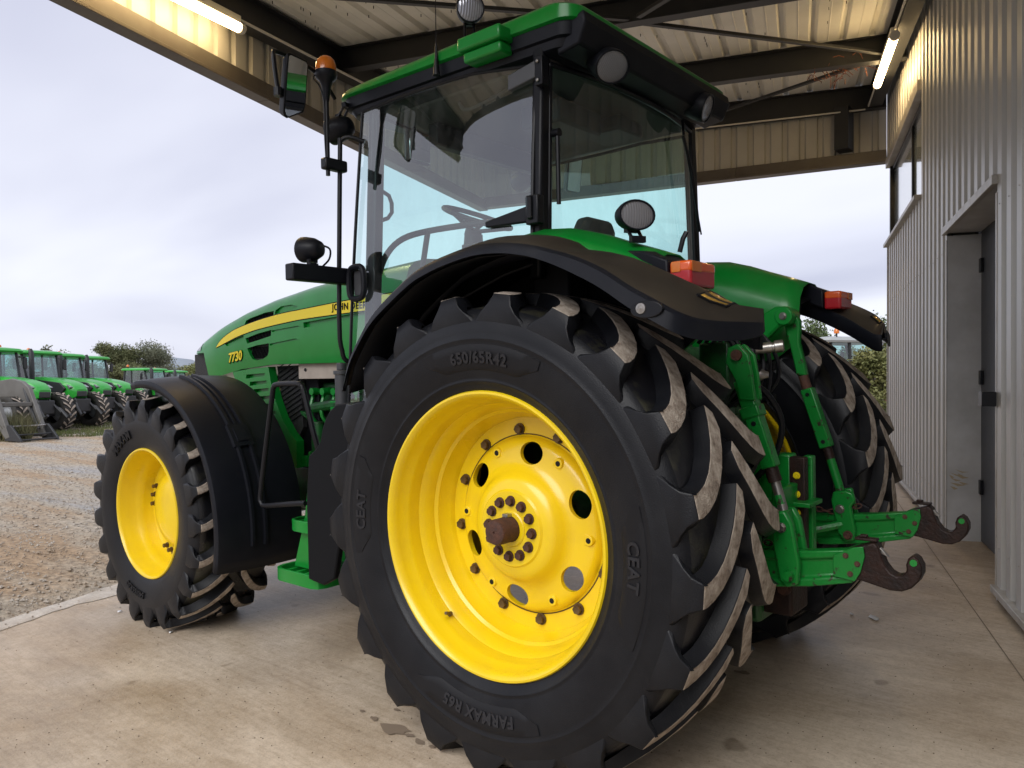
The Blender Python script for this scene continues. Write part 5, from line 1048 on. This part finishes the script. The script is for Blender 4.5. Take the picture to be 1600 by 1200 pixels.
for sg in (1, -1):
    q = MB(); pts = [(-.55, sg * .30, 1.02), (-.66, sg * .35, .90), (-.80, sg * .40, .845), (-.93, sg * .43, .88)]; pv = catmull([Vector(p) for p in pts], 5)
    for k, p_ in enumerate(pv[:-1]):
        t = (pv[k + 1] - p_); L_ = t.length; t.normalize(); a = t.cross(Vector((0, 0, 1))).normalized() if k % 2 else t.cross(Vector((0, 1, 0))).normalized()
        q.tube([p_ + t * (L_ * .5 + .021 * math.cos(6.283 * m / 10)) + a * .011 * math.sin(6.283 * m / 10) for m in range(11)], .0032, 5)
    tag(q.build('check_chain', M['rust'], tr), kind='stuff')
    q = MB(); q.tube([(-.50, sg * .18, 1.02), (-.50, sg * .34, 1.02)], .03, 12); q.build('chain_anchor', M['worn_green'], tr, .004)
# silver coupler and hose
q = MB(); q.lathe([(0, .010), (.06, .011), (.062, .016), (.12, .016), (.122, .024), (.19, .024), (.192, .020), (.2, .020), (.202, .027), (.235, .027), (.24, .02), (.24, .001)], (-.56, .20, 1.615), (-.9, -.40, .10), 18); q.build('hose_coupler', M['steel'], tr)
q = MB(); q.lathe([(0, .014), (.05, .018), (.052, .026), (.09, .026), (.10, .02), (.12, .012), (.12, .001)], (-.60, .15, 1.52), (-.9, -.30, -.05), 16); q.build('hose_coupler', M['steel'], tr)
q = MB(); q.tube([(-.66, .33, 1.60), (-.69, .335, 1.53), (-.71, .33, 1.47)], .017, 8); q.build('coupler_lever', mat('orange_plastic', (.42, .10, .02), .5), tr)
q = MB(); q.tube([(-.68, .30, 1.50), (-.76, .26, 1.44), (-.80, .20, 1.32), (-.76, .16, 1.18), (-.66, .14, 1.06)], .0135, 9, 6); q.build('hydraulic_hose', M['rubber'], tr)
# drawbar frame: green web, brown bolted plate with yellow bolts, lower support
q = MB(); q.box((-.80, .02, .60), (-.48, .10, 1.17)); db = q.build('drawbar_frame', M['green'], tr, .01)
q = MB(); q.box((-.86, .055, .66), (-.79, .10, 1.16)); q.build('drawbar_plate', M['darkrust'], db, .006); q = MB(); q.box((-.87, -.01, .66), (-.83, .035, 1.16)); q.build('drawbar_plate', M['worn_green'], db, .006)
for z in (.83, .92, 1.0, 1.08): hexbolt((-.825, .10, z), 1, .0115, .012, 'yellow_bolt', M['decal'], db)
q = MB(); q.box((-.83, .10, .70), (-.79, .30, 1.05)); q.build('drawbar_web', M['green'], db, .008)
for z in (.76, .85, .96): q = MB(); q.cyl((-.832, .24, z), (-.826, .24, z), .018, 14); q.build('web_hole', M['rubber'], db)
q = MB(); q.box((-.90, .0, .955), (-.70, .16, .975)); q.build('drawbar_shelf', M['worn_green'], db, .004)
q = MB(); q.box((-.72, -.26, .46), (-.42, .26, .70)); q.build('drawbar_support', M['dirty_green'], db, .02)
q = MB(); q.box((-.84, .02, .50), (-.70, .22, .66)); q.box((-.86, .04, .62), (-.80, .16, .70)); q.build('drawbar_socket', M['darkrust'], db, .012)
hexbolt((-.81, .22, .62), 1, .022, .03, 'socket_bolt', M['rust'], db)
plate([(-.40, .60), (-.40, .80), (-.52, .82), (-.56, .70), (-.50, .60)], .36, .50, 'link_bracket', M['dirty_green'], tr, .01); plate([(-.40, .60), (-.40, .80), (-.52, .82), (-.56, .70), (-.50, .60)], -.50, -.36, 'link_bracket', M['dirty_green'], tr, .01)
for sg in (1, -1):
    q = MB(); q.tube([(-.44, sg * .20, .72), (-.70, sg * .30, .75), (-.86, sg * .395, .79)], .02, 8); q.build('sway_bar', M['worn_green'], tr)
# ================================================================== the yard beyond
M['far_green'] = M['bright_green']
M['far_glass'] = glass('far_cab_glass', (0.62, 0.82, 0.80), 1.6)
M['far_tyre'] = mat('far_tyre_rubber', (0.024, 0.023, 0.022), 0.7, col2=(0.05, 0.045, 0.035), nscale=6)
M['grey_rim'] = mat('grey_rim', (0.20, 0.21, 0.22), 0.5)
M['loader_grey'] = mat('loader_grey_paint', (0.13, 0.125, 0.115), 0.5, col2=(0.10, 0.095, 0.085), nscale=3)
M['dark_metal'] = mat('dark_metal', (0.022, 0.023, 0.025), 0.5)
M['red_decal'] = mat('red_decal', (0.45, 0.02, 0.035), 0.4)
def far_tractor(label, body, roofm, group='green tractors parked in a row in the yard', panel=True):
    t = empty('parked_tractor'); tag(t, label, 'tractor', group)
    for nm, x, y, r, w, rim in (('rear_wheel', 0, .80, .82, .46, .48), ('rear_wheel', 0, -.80, .82, .46, .48), ('front_wheel', 2.45, .82, .63, .40, .36), ('front_wheel', 2.45, -.82, .63, .40, .36)):
        we = empty(nm, t, (x, y, r)); q = MB(); h = w / 2
        q.lathe([(-h * .8, rim), (-h, rim + .08), (-h * 1.05, r * .80), (-h * .9, r * .93), (-h * .5, r * .955), (h * .5, r * .955), (h * .9, r * .93), (h * 1.05, r * .80), (h, rim + .08), (h * .8, rim)], (0, 0, 0), (0, 1, 0), 36); q.build('tyre', M['far_tyre'], we)
        q = MB(); n = 18
        for k in range(n):
            for sg in (1, -1):
                a0 = 6.28319 * (k + (.5 if sg < 0 else 0)) / n; vs = []
                for yy, da in ((.0, -.26), (.55, -.09), (1.0, 0)):
                    for rr, ww in ((r * .94, .035), (r * 1.0, .022), (r * 1.0, -.022), (r * .94, -.035)):
                        a = a0 + da + ww / r * 1.6; vs.append((rr * math.cos(a), sg * h * yy, rr * math.sin(a)))
                q.add(vs, [(i * 4 + j, i * 4 + j + 1, i * 4 + j + 5, i * 4 + j + 4) for i in range(2) for j in range(3)] + [(8, 9, 10, 11)], [0, 1, 0] * 2 + [0])
        tag(q.build('tread_bars', [M['far_tyre'], M['dust']], we, sharp=40), kind='stuff')
        q = MB(); sgy = 1 if y > 0 else -1
        q.lathe([(sgy * h * .82, rim + .01), (sgy * h * .78, rim - .02), (sgy * h * .3, rim - .06), (sgy * h * .25, rim * .5), (sgy * h * .45, rim * .32), (sgy * h * .45, .001)], (0, 0, 0), (0, 1, 0), 28); q.build('rim', M['grey_rim'], we)
    q = MB(); secs = []
    for x, w, zt, zb in ((1.02, .40, 1.80, 1.15), (1.6, .40, 1.77, 1.12), (2.2, .385, 1.69, 1.05), (2.66, .35, 1.58, 1.02), (2.86, .29, 1.47, 1.06), (2.95, .21, 1.36, 1.12)):
        secs.append([(x, w * a, lerp(zb, zt, b)) for a, b in ((-.9, 0), (-1, .5), (-.97, .8), (-.75, .97), (0, 1), (.75, .97), (.97, .8), (1, .5), (.9, 0))])
    q.loft(secs); hd = q.build('hood', body, t, .01)
    if panel:
        for sg in (1, -1):
            q = MB(); q.prism([(1.30, 1.68), (2.36, 1.58), (2.64, 1.38), (2.36, 1.10), (1.30, 1.14)], lambda u, v, tt: (u, tt, v), sg * .34, sg * .418); q.build('vent_panel', M['dark_metal'], hd, .01)
            q = MB(); q.prism([(2.66, 1.52), (2.86, 1.43), (2.76, 1.36)], lambda u, v, tt: (u, tt, v), sg * .25, sg * .365); q.build('headlight', M['lens'], hd, .006)
    q = MB(); q.box((2.70, -.20, 1.10), (2.965, .20, 1.30)); q.build('nose_grille', M['dark_metal'], hd, .03); q = MB(); q.box((-.3, -.30, .55), (2.8, .30, 1.12)); q.build('chassis', M['dark_metal'], t, .03)
    q = MB(); q.box((2.35, -.70, .50), (2.55, .70, .70)); q.build('front_axle', M['dark_metal'], t, .03)
    lk_ = empty('front_linkage', t, (2.82, 0, .6))
    for sg in (1, -1):
        q = MB(); q.tube([(0, sg * .3, .25), (.35, sg * .36, .15), (.62, sg * .40, -.12), (.75, sg * .40, -.02)], .045, 8); q.build('linkage_arm', M['dark_metal'], lk_)
        q = MB(); q.tube([(.05, sg * .2, .45), (.40, sg * .34, .05)], .035, 8); q.build('linkage_cylinder', M['dark_metal'], lk_)
    q = MB(); q.box((-.1, -.28, .0), (.22, .28, .42)); q.build('linkage_block', M['dark_metal'], lk_, .02)
    for sg in (1, -1):
        q = MB(); secs = []
        for k in range(11):
            a = R(20 + 140 * k / 10); secs.append([(.92 * math.cos(a), sg * yy, .82 + .92 * math.sin(a)) for yy in (.50, .78, 1.05)])
        q.grid(secs); q.build('fender', body, t, 0, 40, .02)
    # cab
    P4 = [(1.0, .62), (-.45, .70)]
    for sg in (1, -1):
        for a, b, w in (((1.12, sg * .60, 1.45), (.82, sg * .66, 2.60), .09), ((.05, sg * .74, 1.45), (.0, sg * .72, 2.60), .08), ((-.55, sg * .70, 1.6), (-.48, sg * .68, 2.60), .09)):
            q = MB(); q.tube([a, b], w / 2, 8); q.build('cab_pillar', M['dark_metal'], t)
        q = MB(); q.add([(1.10, sg * .61, 1.42), (.03, sg * .735, 1.42), (-.01, sg * .715, 2.58), (.83, sg * .655, 2.58)], [(0, 1, 2, 3)]); q.add([(.03, sg * .735, 1.42), (-.54, sg * .695, 1.62), (-.48, sg * .675, 2.58), (-.01, sg * .715, 2.58)], [(0, 1, 2, 3)]); 
        tag(q.build('side_window', M['far_glass'], t), kind='stuff')
        q = MB(); q.box((.86, min(sg * .86, sg * 1.0), 2.05), (.92, max(sg * .86, sg * 1.0), 2.42)); mr = q.build('mirror', M['dark_metal'], t, .02); q = MB(); q.tube([(.86, sg * .66, 2.45), (.89, sg * .93, 2.46), (.89, sg * .93, 2.40)], .015, 6); q.build('mirror_arm', M['dark_metal'], mr)
    q = MB(); q.add([(1.12, .60, 1.50), (1.12, -.60, 1.50), (.83, -.65, 2.58), (.83, .65, 2.58)], [(0, 1, 2, 3)]); q.build('windscreen', M['far_glass'], t)
    q = MB(); q.add([(-.55, .69, 1.62), (-.55, -.69, 1.62), (-.48, -.67, 2.58), (-.48, .67, 2.58)], [(0, 1, 2, 3)]); q.build('rear_window', M['far_glass'], t)
    q = MB(); q.box((-.5, -.66, 1.1), (1.05, .66, 1.45)); q.build('cab_base', M['dark_metal'], t, .03)
    q = MB(); q.box((.1, -.25, 1.5), (.5, .25, 1.65)); q.box((.05, -.24, 1.66), (.18, .24, 2.2)); q.build('seat', M['seat'], t, .03)
    q = MB(); q.tube([(.85, 0, 1.45), (.72, 0, 1.86)], .05, 8); c = Vector((.72, 0, 1.88)); q.tube([c + Vector((.10 * math.cos(6.283 * k / 16), .2 * math.sin(6.283 * k / 16), .06 * math.cos(6.283 * k / 16))) for k in range(17)], .015, 6); tag(q.build('steering_wheel', M['dark_metal'], t), kind='stuff')
    q = MB(); q.loft([roof_ring(-.68, 1.02, .80, .15, lambda x, y: 2.58), roof_ring(-.70, 1.06, .82, .15, lambda x, y: 2.63), roof_ring(-.66, 1.0, .78, .18, lambda x, y: 2.70), roof_ring(-.4, .75, .5, .2, lambda x, y: 2.74)]); rf = q.build('cab_roof', roofm, t)
    q = MB(); q.tube([(1.28, -.58, 1.45), (1.28, -.60, 1.9), (1.27, -.62, 2.62), (1.22, -.62, 2.74)], [.075, .085, .085, .06], 12); q.build('exhaust_stack', M['dark_metal'], t)
    q = MB(); q.tube([(-.30, -.66, 2.66), (-.30, -.66, 2.80)], .02, 8); b = q.build('beacon_post', M['dark_metal'], t); q = MB(); q.lathe([(0, .065), (.08, .065), (.12, .04), (.13, .001)], (-.30, -.66, 2.80), (0, 0, 1), 16); q.build('beacon_lamp', M['amber'], b)
    q = MB(); q.box((1.0, -.55, 2.52), (1.05, -.38, 2.60)); q.build('cab_lamp', M['lens'], t, .01)
    return t
FWH = Vector((math.cos(YAW), math.sin(YAW), 0))
def heading(th): return Rw * math.cos(R(th)) - FWH * math.sin(R(th))
def place(t, px, depth, th, ax=2.45):
    h = heading(th); p = CP(px, depth, YARD + .01); t.location = p - h * ax; t.rotation_euler = (0, 0, math.atan2(h.y, h.x))
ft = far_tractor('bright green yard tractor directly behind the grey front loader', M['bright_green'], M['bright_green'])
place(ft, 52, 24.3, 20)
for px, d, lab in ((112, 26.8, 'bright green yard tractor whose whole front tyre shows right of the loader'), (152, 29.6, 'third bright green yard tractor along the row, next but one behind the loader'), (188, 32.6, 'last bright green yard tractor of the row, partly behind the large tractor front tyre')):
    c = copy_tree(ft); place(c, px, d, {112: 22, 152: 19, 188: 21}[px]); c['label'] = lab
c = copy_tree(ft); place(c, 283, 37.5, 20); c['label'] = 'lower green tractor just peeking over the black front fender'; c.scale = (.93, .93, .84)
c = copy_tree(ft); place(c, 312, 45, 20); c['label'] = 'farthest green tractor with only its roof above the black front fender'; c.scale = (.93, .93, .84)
# a tractor with pale roof behind the right rear tyre
M['pale_roof'] = mat('pale_grey_roof', (0.34, 0.36, 0.36), 0.5); M['red_paint'] = mat('red_hood_paint', (0.35, 0.03, 0.02), 0.4)
ot = far_tractor('pale roofed tractor with red hood glimpsed between right rear tyre and shrub', M['red_paint'], M['pale_roof'], None, False)
h = heading(-10); ot.location = CP(1300, 19.5, YARD); ot.rotation_euler = (0, 0, math.atan2(h.y, h.x))
# grey front loader standing at the head of the row
ld = empty('front_loader'); tag(ld, 'grey front loader boom resting on the yard with red badge and black carrier', 'loader')
hl = heading(24); ld.location = CP(-16, 21.8, YARD + .01); ld.rotation_euler = (0, 0, math.atan2(hl.y, hl.x))
BOOM = [(-.5, 1.62), (.25, 1.70), (.72, 1.62), (1.0, 1.45), (1.48, .55), (1.72, .12), (1.55, .06), (1.36, .25), (.86, 1.02), (.55, 1.18), (-.5, 1.16)]
for yb in (-.50, .50):
    q = MB(); q.prism(BOOM, lambda u, v, tt: (u, tt, v), yb - .06, yb + .06); bm_ = q.build('boom', M['loader_grey'], ld, .015)
    if yb < 0:
        q = MB(); q.add([(.52, yb - .063, 1.33), (.83, yb - .063, 1.27), (.98, yb - .063, 1.02), (.73, yb - .063, 1.10)], [(0, 1, 2, 3)]); q.build('red_badge', M['red_decal'], bm_, thick=.004, off=0)
        for k in range(3): q = MB(); q.box((.60 + .03 * k, yb - .068, 1.26 - k * .07), (.86 + .03 * k, yb - .0655, 1.275 - k * .07)); q.build('badge_line', M['loader_grey'], bm_)
    q = MB(); q.tube([(.72, yb, 1.52), (1.05, yb * .85, 1.02)], .05, 10); q.tube([(1.05, yb * .85, 1.02), (1.52, yb * .8, .30)], .03, 10); q.build('cylinder', M['dark_metal'], ld)
q = MB(); q.box((1.10, -.44, .92), (1.20, .44, 1.04)); q.build('cross_tube', M['loader_grey'], ld, .02)
car = empty('tool_carrier', ld, (1.62, 0, .02))
for yb in (-.52, .52): q = MB(); q.prism([(-.12, .0), (.55, -.01), (.50, .08), (.12, .42), (-.02, .42)], lambda u, v, tt: (u, tt, v), yb - .03, yb + .03); q.build('carrier_plate', M['dark_metal'], car, .01)
for x, z in ((.05, .38), (.30, .16), (.50, .03), (-.05, .1)): q = MB(); q.cyl((x, -.5, z), (x, .5, z), .025, 10); q.build('carrier_bar', M['steel'] if z > .3 else M['dark_metal'], car)
# ---------------------------------------------------------------- vegetation
M['bark'] = mat('tree_bark', (0.075, 0.06, 0.045), 0.9, bump=.3, bscale=30)
def leafmat(name, a, b):
    m = mat(name, a, 0.75, col2=b, nscale=1.3, ramp=(.35, .65), detail=6)
    return m
LM = [leafmat('olive_leaves', (0.085, 0.105, 0.038), (0.15, 0.155, 0.066)), leafmat('dark_green_leaves', (0.055, 0.09, 0.03), (0.105, 0.145, 0.052)), leafmat('grey_green_leaves', (0.10, 0.115, 0.07), (0.17, 0.175, 0.11)), leafmat('yellow_green_leaves', (0.13, 0.15, 0.045), (0.23, 0.22, 0.08))]
def tree(nm, label, cat, loc, hgt, spread, nleaf, lsize, lm, seed, group=None, base=0.12, trunk=.09, lobes=9):
    rnd = random.Random(seed); t = empty(nm, None, loc); tag(t, label, cat, group)
    q = MB(); q.tube([(0, 0, -.1), (rnd.uniform(-.1, .1), rnd.uniform(-.1, .1), hgt * .35), (rnd.uniform(-.2, .2), rnd.uniform(-.2, .2), hgt * .75)], [trunk, trunk * .7, trunk * .25], 8)
    L = []
    for i in range(lobes):
        a = rnd.uniform(0, 6.283); zz = hgt * rnd.uniform(base + .12, .9); k = math.sin(math.pi * min(1, (zz / hgt - base) / (1.02 - base))) ** .6; rr = spread * rnd.uniform(.15, .75) * k
        c = Vector((rr * math.cos(a), rr * math.sin(a), zz)); L.append((c, spread * rnd.uniform(.22, .42), hgt * rnd.uniform(.09, .17)))
        q.tube([(0, 0, hgt * rnd.uniform(.12, .4)), (c.x * .5, c.y * .5, zz * .75), tuple(c)], [trunk * .4, trunk * .22, trunk * .08], 5)
    q.build('trunk', M['bark'], t)
    vs = []; fs = []; n = 0
    for i in range(nleaf):
        c, r, h = rnd.choice(L); d = Vector((rnd.gauss(0, 1), rnd.gauss(0, 1), rnd.gauss(0, 1))).normalized() * rnd.random() ** .45
        p = c + Vector((d.x * r, d.y * r, d.z * h)) * rnd.choice((1, 1, 1, 1.25))
        if p.z < .05: continue
        u = Vector((rnd.gauss(0, 1), rnd.gauss(0, 1), rnd.gauss(.2, .7))).normalized() * lsize * rnd.uniform(.6, 1.3); w = u.cross(Vector((rnd.gauss(0, 1), rnd.gauss(0, 1), rnd.gauss(0, 1)))).normalized() * lsize * .32
        vs += [p, p + u * .5 + w, p + u, p + u * .5 - w]; fs.append((n, n + 1, n + 2, n + 3)); n += 4
    q = MB(); q.add(vs, fs); q.build('crown', lm, t, fixn=False); return t
TG = 'trees behind the yard'
for nm, lab, px, d, h, sp, nl, ls, mi, sd in (
    ('yard_tree', 'broad olive bushy tree with rounded crown left of the hood', 196, 50, 4.3, 2.7, 16000, .105, 0, 1),
    ('yard_tree', 'taller grey green tree rising just left of the tractor hood', 222, 52, 4.6, 2.7, 16000, .105, 2, 2),
    ('yard_tree', 'bushy tree standing directly behind the last bright green tractor', 168, 50, 3.7, 2.2, 12000, .105, 0, 3),
    ('yard_tree', 'low yellow green tree nearest the tractor nose', 272, 60, 3.3, 3.2, 12000, .12, 3, 4),
    ('yard_tree', 'pale loose tree between the bushy trees and the tractor nose', 246, 56, 3.7, 2.8, 12000, .115, 2, 5),
    ('yard_tree', 'small dark round tree above the tractor cab beside the loader', 40, 62, 4.3, 1.5, 2600, .20, 1, 6),
    ('yard_tree', 'small airy tree above the second tractor of the row', 63, 62, 4.5, 1.5, 2200, .20, 2, 7),
    ('yard_tree', 'sparse grey tree top behind the middle tractor roofs', 100, 64, 4.2, 2.2, 1800, .19, 2, 8),
    ('yard_tree', 'thin low tree showing between tractor roofs and olive bush', 130, 64, 3.3, 2.0, 2200, .20, 2, 9),
    ('yard_tree', 'dark green tree with rounded crown behind the pale roofed tractor', 1285, 34, 4.4, 2.2, 9000, .12, 1, 10),
    ('yard_tree', 'full green tree rising beside the far corner of the building', 1372, 30, 4.5, 1.9, 10000, .105, 1, 11)):
    tree(nm, lab, 'tree', CP(px, d, YARD), h, sp, nl, ls, LM[mi], sd, TG)
tree('broad_shrub', 'leafy yellow green shrub between right rear tyre and building corner', 'shrub', CP(1362, 17.0, YARD), 2.35, .95, 9000, .09, LM[3], 31, None, .02, .04, 16)
# low field edge and a far blue hill
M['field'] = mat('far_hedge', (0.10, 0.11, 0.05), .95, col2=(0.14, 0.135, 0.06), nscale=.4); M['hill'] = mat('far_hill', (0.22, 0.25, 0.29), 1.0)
def ridge(name, d, px0, px1, hf, m, depth=12, n=60):
    q = MB(); rows = []
    for i in range(n + 1):
        px = lerp(px0, px1, i / n); a = CP(px, d, YARD - .1); b = CP(px, d + depth * .4, YARD + hf(i / n)); c = CP(px, d + depth, YARD - .1); rows.append([a, a.lerp(b, .7) + Vector((0, 0, hf(i / n) * .2)), b, c])
    q.grid(rows); return tag(q.build(name, m, sharp=80), kind='structure')
ridge('hills', 420, -900, 900, lambda t: 9 + 7 * mnoise.noise(Vector((t * 9, 3, 0))) + 3 * mnoise.noise(Vector((t * 31, 1, 0))) + 8 * math.exp(-((t - .652) / .02) ** 2), M['hill'], 80)
ridge('far_hills', 430, 900, 2400, lambda t: 8 + 5 * mnoise.noise(Vector((t * 9, 5, 0))), M['hill'], 80)
# hedge line of scrub behind the row: nobody could count its bushes
rnd = random.Random(77); vs = []; fs = []; n = 0
for i in range(15000):
    px = rnd.uniform(-120, 470); d = rnd.uniform(58, 66); p = CP(px, d, 0); hh = 2.2 + .7 * mnoise.noise(Vector((px * .03, 0, 0))) + .3 * mnoise.noise(Vector((px * .12, 4, 0)))
    p.z = YARD + hh * rnd.random() ** .6; u = Vector((rnd.gauss(0, 1), rnd.gauss(0, 1), rnd.gauss(.3, .7))).normalized() * .30 * rnd.uniform(.6, 1.3); w = u.cross(Vector((rnd.gauss(0, 1), rnd.gauss(0, 1), rnd.gauss(0, 1)))).normalized() * .10
    vs += [p, p + u * .5 + w, p + u, p + u * .5 - w]; fs.append((n, n + 1, n + 2, n + 3)); n += 4
q = MB(); q.add(vs, fs); tag(q.build('scrub_hedge', LM[3], fixn=False), kind='stuff')
# grass along the row and tall weeds by the loader
def grass(name, N_, px0, px1, d0, d1, h0, h1, m, seed, pw=1.0):
    rnd = random.Random(seed); vs = []; fs = []; n = 0
    for i in range(N_):
        px = rnd.uniform(px0, px1); d = lerp(d0, d1, rnd.random() ** pw); p = CP(px, d, YARD - .01)
        if mnoise.noise(Vector((p.x * .9, p.y * .9, seed))) < -.12: continue
        h = rnd.uniform(h0, h1); a = rnd.uniform(0, 6.283); w = Vector((math.cos(a), math.sin(a), 0)) * .012; tip = Vector((rnd.gauss(0, .25) * h, rnd.gauss(0, .25) * h, h))
        vs += [p - w, p + w, p + tip]; fs.append((n, n + 1, n + 2)); n += 3
    q = MB(); q.add(vs, fs); return tag(q.build(name, m, fixn=False), kind='stuff')
M['grass'] = mat('short_grass', (0.085, 0.12, 0.03), .9, col2=(0.15, 0.14, 0.06), nscale=1.2); M['weeds'] = mat('dry_weeds', (0.13, 0.115, 0.055), .9, col2=(0.07, 0.085, 0.035), nscale=2)
grass('grass', 16000, -60, 330, 22.6, 31, .05, .16, M['grass'], 5, 1.3)
grass('tall_weeds', 5200, -60, 48, 20.8, 22.8, .25, .85, M['weeds'], 6)
# ---------------------------------------------------------------- small things on the floor
def pz(px, py):          # a point on the floor
    f = Vector((math.cos(YAW) * math.cos(PITCH), math.sin(YAW) * math.cos(PITCH), math.sin(PITCH))); d = f + Rw * ((px - 800) / 1202.07) - Uw * ((py - 600) / 1202.07)
    k = -(NSL.dot(CW)) / NSL.dot(d); return CW + d * k
M['paper'] = mat('white_paper', (0.72, 0.73, 0.75), .7)
for px, py, s, lab in ((1366, 967, .035, 'white paper scrap on the concrete behind the hitch hooks'), (187, 957, .013, 'tiny white scrap on the concrete left of the front tyre'), (267, 989, .013, 'tiny white scrap in front of the front tyre tread'), (1331, 961, .014, 'smallest white fleck beside the paper scrap behind the hitch')):
    c = pz(px, py); rnd = random.Random(px); pts = [(s * math.cos(a) * rnd.uniform(.6, 1.3) * 1.6, s * math.sin(a) * rnd.uniform(.5, 1.0), .006 + rnd.uniform(0, .006)) for a in [k * .8976 for k in range(7)]]
    q = MB(); q.add(pts, [tuple(range(7))]); o = q.build('paper_scrap', M['paper'], thick=.002, off=0); o.location = c; o.rotation_euler = (0, 0, -.9); tag(o, lab, 'litter', 'white scraps on the concrete')
M['oil'] = mat('oil_stain', (0.21, 0.16, 0.115), .55)
rnd = random.Random(15)
for px, py, s in ((617, 1140, .055), (585, 1124, .02), (640, 1150, .018), (655, 1160, .022), (566, 1112, .012), (620, 1110, .014), (1160, 1052, .030), (690, 945, .012), (706, 948, .010), (675, 1168, .014)):
    c = pz(px, py); n = 14; q = MB(); pts = [(s * (1 + .35 * rnd.uniform(-1, 1)) * math.cos(6.283 * k / n) * 1.25, s * (1 + .3 * rnd.uniform(-1, 1)) * math.sin(6.283 * k / n) * .8, 0) for k in range(n)]
    q.add(pts, [tuple(range(n))]); o = q.build('oil_stain', M['oil'], fixn=False); o.location = c + NSL * .0045; o.rotation_euler = (0, 0, rnd.uniform(-.5, .5)); tag(o, kind='stuff')
rnd = random.Random(19); q = MB()        # grit and dry crumbs on the slab
for i in range(900):
    px, py = rnd.uniform(0, 1560), rnd.uniform(830, 1195); c = pz(px, py)
    if (c - Vector((CW.x, CW.y, 0))).dot(BN) < Q0 + .1 or (c - Vector((CW.x, CW.y, 0))).dot(BN) > WQ - .05: continue
    r = rnd.uniform(.0015, .0045); c = c + NSL * r * .4; q.add([c + Vector((r, 0, 0)), c + Vector((-r * .4, r, 0)), c + Vector((-r * .6, -r, 0)), c + Vector((0, 0, r * .8))], [(0, 1, 3), (1, 2, 3), (2, 0, 3), (0, 2, 1)])
tag(q.build('floor_grit', mat('brown_grit', (.13, .10, .07), .95), fixn=False), kind='stuff')
